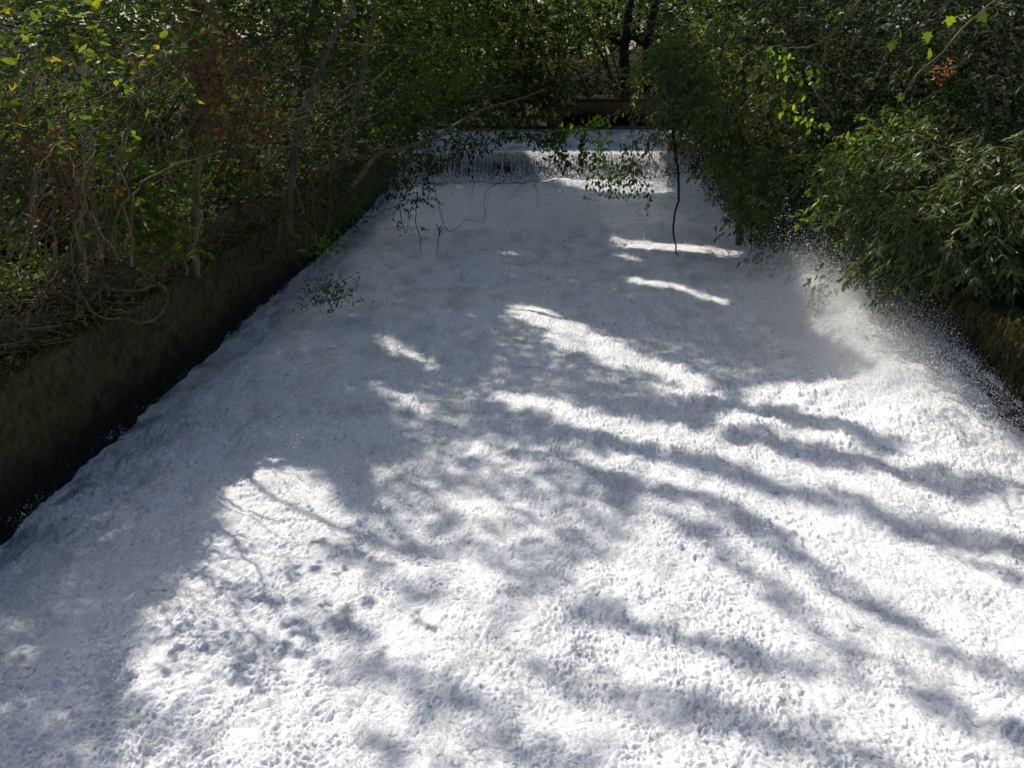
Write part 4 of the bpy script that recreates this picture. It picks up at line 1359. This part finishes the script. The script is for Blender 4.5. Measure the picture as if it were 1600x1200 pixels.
vine('bright yellow-green leafy vine hanging in front of the weir crest', 942, 150, 300, 20, 230, M['leaf_bright'], .12, .16, -6)
vine('dark leafy vine strand hanging before the droplet curtain', 908, 180, 262, 20.5, 130, M['leaf_dark'], .11, .07)
vine('dark leafy vine clump dangling above the foaming foot of the fall', 872, 185, 258, 20.3, 150, M['leaf_dark'], .12, .16)
vine('sunlit leafy vine low over the white foot of the fall', 955, 240, 305, 20.2, 150, M['leaf_bright'], .11, .15, 8)
vine('greenish vine with drooping leaves beside the drooping tree', 990, 200, 300, 19.2, 220, M['leaf_fine'], .1, .16, 6)
vine('straggling vine with pale heart-shaped leaves above the brick footbridge', 895, 100, 180, 24, 90, M['leaf_far'], .16, .14, -8)
vine('thin vine ending in one dark leaf cluster over the grey water', 1010, 285, 335, 19, 24, M['leaf_dark'], .1, .04)

# black hanging root touching the water, with thinner ones
twig_thing('hanging_root', 'long black root dangling into the water near the weir end', 'root',
           [([at(1052, 200, 17), at(1056, 245, 17), at(1062, 300, 16.8), at(1053, 345, 16.6), at(1055, 385, 16.4), at(1066, 409, 16)], 1.0)], M['root_dark'], .034, n=40, sides=7)
twig_thing('hanging_root', 'thin black root hanging beside the bushy end of the shaded wall', 'root', [([at(672, 220, 17.5), at(678, 290, 17.3), at(690, 340, 17), at(705, 362, 17), at(725, 345, 17), at(755, 345, 17), at(765, 300, 17.3)], 1.0)], M['root_dark'], .008, n=40)
twig_thing('hanging_root', 'fine dark rootlet with a kinked end over the grey water, ending shortest', 'root', [([at(652, 300, 16.5), at(652, 350, 16.4), at(657, 385, 16.3), at(654, 406, 16.3)], 1.0)], M['root_dark'], .011)
twig_thing('hanging_root', 'fine forked dark rootlet reaching lowest over the grey water', 'root', [([at(690, 352, 16.4), at(684, 385, 16.3), at(682, 412, 16.3)], 1.0), ([at(682, 350, 16.4), at(688, 368, 16.4), at(690, 352, 16.4)], .8)], M['root_dark'], .011)
twig_thing('hanging_root', 'looped dark vine sagging between two stems above the grey water', 'root', [([at(623, 320, 16.8), at(630, 358, 16.7), at(636, 362, 16.7), at(638, 330, 16.8)], 1.0)], M['root_dark'], .010)
twig_thing('hanging_root', 'web of thin dark twigs drooping in front of the fall foot', 'root', [([at(900, 262, 19), at(860, 285, 18.7), at(820, 286, 18.6), at(780, 330, 18.2)], 1.0), ([at(790, 280, 18.4), at(760, 300, 18.3), at(757, 350, 18.2)], 1.0),
                                                                                     ([at(836, 280, 18.4), at(842, 325, 18.3)], .8), ([at(740, 280, 18.3), at(738, 310, 18.3)], .8)], M['root_dark'], .009)
twig_thing('dead_branch', 'dark forked dead branch leaning against the sluice gate', 'branch', [([at(1104, 225, 23), at(1092, 250, 23), at(1081, 273, 23)], 1.0), ([at(1081, 273, 23), at(1095, 262, 23), at(1112, 252, 23)], 1.0), ([at(1040, 275, 23), at(1062, 270, 23), at(1085, 272, 23)], .5)], M['root_dark'], .035)
pale = thing('pale_trunk', 'pale-barked trunk at the water edge under the drooping tree', 'tree', at(1153, 385, 17.6))
mb = MB()
mb.tube(smooth_path([at(1154, 395, 17.6), at(1155, 350, 17.6), at(1149, 305, 17.7), at(1140, 265, 17.8), at(1150, 180, 18)], 26, .01), np.linspace(.085, .05, 26), 8)
mb.build('trunk', M['bark_pale'], pale)
mb = MB()
mb.tube(smooth_path([at(1149, 305, 17.7), at(1165, 260, 17.5), at(1190, 210, 17.2)], 12, .01), np.linspace(.035, .015, 12), 6)
mb.build('bough', M['bark_pale'], pale)

# bare fan of twigs over the bank
paths = []
for (a_, b_, c_) in [((430, 190), (500, 165), (590, 130)), ((430, 195), (540, 160), (630, 85)), ((440, 192), (560, 190), (640, 140)), ((470, 170), (560, 135), (620, 95)), ((460, 160), (530, 150), (600, 155)),
                     ((430, 100), (520, 110), (575, 75)), ((480, 68), (560, 70), (640, 72)), ((440, 200), (500, 215), (560, 205)), ((430, 120), (480, 90), (560, 60)), ((450, 180), (490, 150), (520, 120)),
                     ((455, 205), (520, 225), (580, 250)), ((430, 150), (470, 140), (520, 142)), ((470, 180), (500, 195), (505, 240)), ((520, 160), (560, 110), (575, 70)), ((560, 190), (575, 180), (580, 168)),
                     ((600, 155), (625, 135), (637, 128)), ((440, 230), (500, 225), (560, 215)), ((430, 160), (460, 190), (510, 175))]:
    Yb = rng.uniform(10.3, 12)
    paths.append(([at(*a_, Yb), at(*b_, Yb + rng.uniform(-.2, .4)), at(*c_, Yb + rng.uniform(0, .8))], float(rng.uniform(.6, 1.1))))
paths.append(([gbase(-5.7, 10.8), at(420, 260, 10.9), at(430, 195, 10.9)], 1.8))
twig_thing('twig_fan', 'bare grey-green twigs fanning out over the bank from the withered shrub', 'dead bush', paths, M['twig'], .012, wob=.018)

# stems tangle above the wall
for j, (lab, x0, x1, y0, y1, Yd, cnt) in enumerate([
        ('thicket of thin pale stems rising above the mossy ledge', 20, 210, 400, 200, 7.2, 22),
        ('denser thicket of arching brown stems between the shrubs and the vine loops', 120, 300, 410, 170, 8.3, 20),
        ('dim thicket of upright stems under the bare twig fan', 330, 520, 350, 180, 12.5, 18)]):
    paths = []
    for k in range(cnt):
        xa = rng.uniform(x0, x1)
        xb_ = xa + rng.normal(0, 45)
        Yk = Yd + rng.normal(0, .4)
        paths.append(([at(xa, y0 + rng.normal(0, 18), Yk), at((xa + xb_) / 2 + rng.normal(0, 20), (y0 + y1) / 2, Yk + rng.normal(0, .2)), at(xb_ + rng.normal(0, 20), y1 + rng.normal(0, 40), Yk + rng.normal(0, .3))], float(rng.choice([.5, .8, 1.0, 1.6]))))
    twig_thing('stem_thicket', lab, 'thicket', paths, M['twig'], .007 + .0003 * Yd, wob=.02)

# looping vines lying over the wall lip
loop = [([at(125, 445, 8.0), at(170, 452, 8.1), at(215, 455, 8.2), at(245, 445, 8.5), at(262, 458, 8.6), at(258, 480, 8.45), at(245, 495, 8.2), at(222, 504, 7.9), at(190, 497, 7.8), at(160, 495, 7.6), at(140, 478, 7.7), at(120, 440, 8.0)], 1.6),
        ([at(150, 470, 7.9), at(180, 485, 7.9), at(215, 484, 8.1), at(228, 465, 8.4), at(226, 435, 8.6)], 1.0), ([at(130, 430, 8.2), at(170, 440, 8.3), at(205, 430, 8.5), at(240, 446, 8.5)], .9),
        ([at(112, 400, 8.2), at(120, 450, 8.0), at(150, 500, 7.5), at(165, 520, 7.3)], .8), ([at(140, 470, 7.8), at(165, 445, 8.1), at(190, 425, 8.4), at(193, 420, 8.5)], .9), ([at(155, 455, 8.0), at(158, 480, 7.8), at(175, 490, 7.8), at(200, 488, 8.0)], .8)]
twig_thing('looping_vine', 'woody vine coiled in loose loops over the wall lip in a patch of sun', 'vine', loop, M['twig'], .013, n=60, wob=.006, sides=6)
paths = []
for k in range(26):
    c = at(rng.uniform(110, 250), rng.uniform(405, 480), 8.2)
    d = rng.normal(0, .3, 3) * np.array([1, 1, .25])
    paths.append(([c - d, c + rng.normal(0, .05, 3), c + d], float(rng.uniform(.5, 1.2))))
twig_thing('twig_heap', 'heap of dead sunlit sticks behind the coiled vine', 'sticks', paths, M['twig'], .009, wob=.02)

# sprigs leaning over the water from the wall
for lab, pts, Yd, cl, n_, mt in [
    ('feathery bright green sprig leaning over the water from the shaded wall', [(400, 370), (440, 350), (480, 365), (505, 385)], 12.2, [(505, 378), (515, 372), (495, 395), (485, 372), (520, 385)], 230, 'leaf_green'),
    ('feathery dark sprig drooping lower over the water than the bright one', [(440, 352), (480, 350), (500, 400), (510, 450), (530, 465)], 11.6, [(510, 455), (520, 462), (535, 465), (505, 445), (495, 468), (530, 450)], 300, 'leaf_fine'),
    ('dark leafy spray dangling in the mist beside the lance-leaved bush', [(1330, 400), (1300, 430), (1282, 450), (1280, 480)], 11.3, [(1278, 460), (1285, 475), (1275, 440), (1290, 450), (1283, 485), (1300, 440)], 90, 'leaf_lance')]:
    b0 = at(*pts[0], Yd + .3)
    s_ = thing('leafy_sprig', lab, 'branch', b0)
    mb = MB()
    mb.tube(smooth_path([at(q[0], q[1], Yd + .3 - .1 * i) for i, q in enumerate(pts)], 24, .006), np.linspace(.009, .003, 24), 5)
    mb.build('stem', M['twig'], s_)
    big = mt == 'leaf_lance'
    sprig_leaves([at(q[0], q[1], Yd) for q in cl], n_, np.array([.17, .15, .08]) if not big else np.array([.08, .08, .08]), (.09 if mt == 'leaf_green' else .085) if not big else .13, .3, M[mt], s_, .6 if not big else 1.2)


# overhanging boughs with lobed leaves in the top corner
def bough_thing(label, path_list, Yd, clusters, maple, n_per, mat, L, r):
    s_ = thing('overhanging_bough', label, 'branch', at(*path_list[0][0], Yd))
    mb = MB()
    for q in path_list:
        mb.tube(smooth_path([at(x_, y_, Yd + .05 * i) for i, (x_, y_) in enumerate(q)], 26, .006), np.linspace(r, r * .4, 26), 6)
        r *= .7
    mb.build('branch', M['bark_moss'], s_)
    Pc, Dc = [], []
    for (x_, y_) in clusters:
        c = at(x_, y_, Yd)
        for _ in range(n_per):
            Pc.append(c + rng.normal(0, .05, 3))
            Dc.append(rng.normal(0, .6, 3) + np.array([0, -.2, -.7]))
    n_ = len(Pc)
    leaves_mesh('foliage', np.array(Pc), np.array(Dc), unit(rng.normal(0, .45, (n_, 3)) + np.array([0, -1, .45])), L * rng.uniform(.7, 1.2, n_), np.full(n_, .9 if maple else .55), rng.random(n_), M[mat], s_, maple)


bough_thing('mossy bough with a few lobed yellow-green leaves crossing the dark corner', [[(1570, -10), (1545, 8), (1530, 22), (1500, 50), (1470, 85), (1430, 120), (1415, 145)], [(1530, 22), (1560, 8), (1590, 15)], [(1435, 115), (1420, 140), (1405, 150)]], 8.6,
            [(1412, 50), (1448, 55), (1392, 82), (1452, 90), (1500, 25), (1510, 30), (1405, 72), (1410, 155), (1475, 35)], True, 1, 'leaf_bright', .10, .017)
bough_thing('mossy bough curving down beside the dark recess with small bright leaves', [[(1350, -10), (1325, 25), (1297, 58), (1290, 85), (1280, 115), (1273, 143), (1290, 165), (1300, 180)], [(1297, 58), (1270, 72), (1240, 76), (1200, 72)], [(1325, 10), (1300, 20), (1265, 32), (1240, 22), (1225, 10)], [(1284, 104), (1262, 96), (1245, 88)]], 9.5,
            [(1225, 115), (1240, 120), (1270, 120), (1262, 110), (1215, 85), (1240, 165), (1262, 172), (1270, 190), (1250, 182), (1288, 200), (1230, 175), (1305, 27), (1222, 80)], False, 6, 'leaf_bright', .07, .018)
plant('orange_leaved_shrub', 'small shrub with pale orange leaves glowing in the dark recess', 'shrub', gbase(8.4, 13.2), [pb(1465, 116, 13, 22, 12), pb(1480, 120, 13, 16, 8)], 34, 6, .07, .6, M['leaf_orange'], M['twig'], .15, .16, 4, .008, .3)

# ------------------------------------------------------------------ ground cover, litter, creepers on the wall (uncountable)
n = 26000
xq = XL - .05 - rng.exponential(1.2, n)
yq = rng.uniform(3, 22, n)
k_ = rng.random(n) < .3
zq = bank_z(xq, yq) + .02
zq = np.where(xq > XL - .45, np.maximum(zq, 1.18), zq)
D_ = unit(np.stack([rng.normal(0, 1, n), rng.normal(0, 1, n), rng.normal(0, .18, n)], -1))
tag(leaves_mesh('leaf_litter', np.stack([xq, yq, zq + rng.uniform(0, .05, n)], -1), D_, unit(rng.normal(0, .3, (n, 3)) + np.array([0, 0, 1])), rng.uniform(.03, .075, n), np.full(n, .55), rng.random(n), M['litter']), kind='stuff')
n = 16000
yq = rng.uniform(2.5, 20, n)
dens = fbm(yq * .9, yq * 0, 3, 101)
xq = XL + .03 - np.abs(rng.normal(0, .45, n)) + .12 * dens
zb = np.where(xq > XL - .4, 1.17 - .06 * rng.random(n), bank_z(xq, yq))
onface = rng.random(n) < .02
xq = np.where(onface, XL + .02 + rng.normal(0, .03, n), xq)
zq = np.where(onface, 1.18 - rng.random(n) ** 1.6 * .75, zb)
D_ = unit(np.stack([.35 * onface + rng.normal(0, .5, n), rng.normal(0, .6, n), np.where(onface, -1.0, .75) + rng.normal(0, .35, n)], -1))
tag(leaves_mesh('ground_cover', np.stack([xq, yq, zq], -1), D_, unit(rng.normal(0, 1, (n, 3)) + np.array([.8, -.3, .4])), rng.uniform(.03, .11, n), rng.uniform(.08, .5, n), rng.random(n), M['grass']), kind='stuff')
n = 6000
yq = rng.uniform(2.5, 20, n)
xq = XL + .05 - np.abs(rng.normal(0, .6, n))
zq = np.where(xq > XL - .4, 1.2, bank_z(xq, yq)) + rng.random(n) * .10
sel = fbm(yq * 1.5, xq * 1.5, 3, 103) > .08
xq, yq, zq = xq[sel], yq[sel], zq[sel]
n = len(xq)
D_ = unit(rng.normal(0, 1, (n, 3)) * np.array([1, 1, .4]))
tag(leaves_mesh('ground_ivy', np.stack([xq, yq, zq], -1), D_, unit(rng.normal(0, .4, (n, 3)) + np.array([0, 0, 1])), rng.uniform(.025, .055, n), np.full(n, .75), rng.random(n), M['leaf_green']), kind='stuff')
# creepers hanging on the far wall
n = 3500
yq = rng.uniform(5.5, 14, n)
cl = fbm(yq * 2.2, yq * 0, 3, 105)
zq = 1.15 - rng.random(n) ** 1.4 * (.25 + .8 * sstep(-.1, .4, cl))
D_ = unit(np.stack([-.3 + rng.normal(0, .3, n), rng.normal(0, .3, n), np.full(n, -1.0)], -1))
tag(leaves_mesh('hanging_moss', np.stack([XR - .10 + rng.normal(0, .03, n), yq, zq], -1), D_, unit(rng.normal(0, .5, (n, 3)) + np.array([-1, -.3, .2])), rng.uniform(.04, .16, n), rng.uniform(.1, .3, n), rng.random(n), M['grass']), kind='stuff')

mb = MB()
for k in range(1500):
    xq_ = XL - .12 - abs(rng.normal(0, .85))
    yq_ = rng.uniform(4.5, 15)
    zq_ = max(1.19 if xq_ > XL - .45 else 0, float(bank_z(np.array([xq_]), np.array([yq_]))[0])) + rng.random() * .12
    d_ = rng.normal(0, .16, 3) * np.array([1, 1.3, .35])
    c_ = np.array([xq_, yq_, zq_ + abs(d_[2])])
    mb.tube(smooth_path([c_ - d_, c_ + rng.normal(0, .035, 3), c_ + d_], 6), rng.uniform(.0025, .0065), 4)
tag(mb.build('fallen_twigs', M['twig']), kind='stuff')

# ------------------------------------------------------------------ light, camera, output
GROUPS = {'leafy_shrub': 'shrubs on the banks', 'dry_shrub': 'withered shrubs on the bank', 'canopy_tree': 'trees with high crowns over the channel', 'hanging_vine': 'leafy vines hanging before the weir',
          'hanging_root': 'dark roots hanging over the water', 'broadleaf_tree': 'trees behind the upper pool', 'leafy_sprig': 'sprigs leaning over the water', 'stem_thicket': 'thickets of thin stems on the bank',
          'lance_leaf_bush': 'lance-leaved bushes on the far wall', 'drooping_tree': 'drooping trees by the weir end', 'bare_trunk': 'dark trunks behind the footbridge',
          'overhanging_bough': 'mossy boughs in the dark corner', 'retaining_wall': 'walls along the channel'}
for o in bpy.data.objects:
    if o.parent is None and o.name.split('.')[0] in GROUPS and 'label' in o:
        o['group'] = GROUPS[o.name.split('.')[0]]
wd_ = bpy.data.worlds.new('World')
sc.world = wd_
wd_.use_nodes = True
nt = wd_.node_tree
bg = nt.nodes['Background']
sky = nt.nodes.new('ShaderNodeTexSky')
sky.sky_type = 'NISHITA'
sky.sun_disc = False
sky.air_density = .8
sky.dust_density = 3
sky.ozone_density = .7
sky.sun_elevation = SUN_EL
sky.sun_rotation = -SUN_AZ
nt.links.new(sky.outputs[0], bg.inputs['Color'])
bg.inputs['Strength'].default_value = .128

sl = bpy.data.lights.new('sun', 'SUN')
sl.energy = 4.8
sl.angle = math.radians(.53)
sl.color = (1, .93, .81)
so = bpy.data.objects.new('sun', sl)
C.objects.link(so)
so.rotation_euler = Vector([float(-a) for a in TOSUN]).to_track_quat('-Z', 'Y').to_euler()

cam = bpy.data.cameras.new('camera')
co = bpy.data.objects.new('camera', cam)
C.objects.link(co)
cam.sensor_fit = 'HORIZONTAL'
cam.sensor_width = 36
cam.lens = 36 * FPX / 1600
cam.clip_end = 1000
co.location = (0, 0, EYE)
co.rotation_euler = (math.pi / 2 - PITCH, 0, YAW)
sc.camera = co
sc.view_settings.view_transform = 'Standard'
sc.view_settings.look = 'None'
sc.view_settings.exposure = 0
sc.cycles.max_bounces = 7
sc.cycles.diffuse_bounces = 4
sc.cycles.transmission_bounces = 4
sc.cycles.volume_bounces = 1
sc.cycles.use_denoising = True
sc.cycles.volume_step_rate = 2
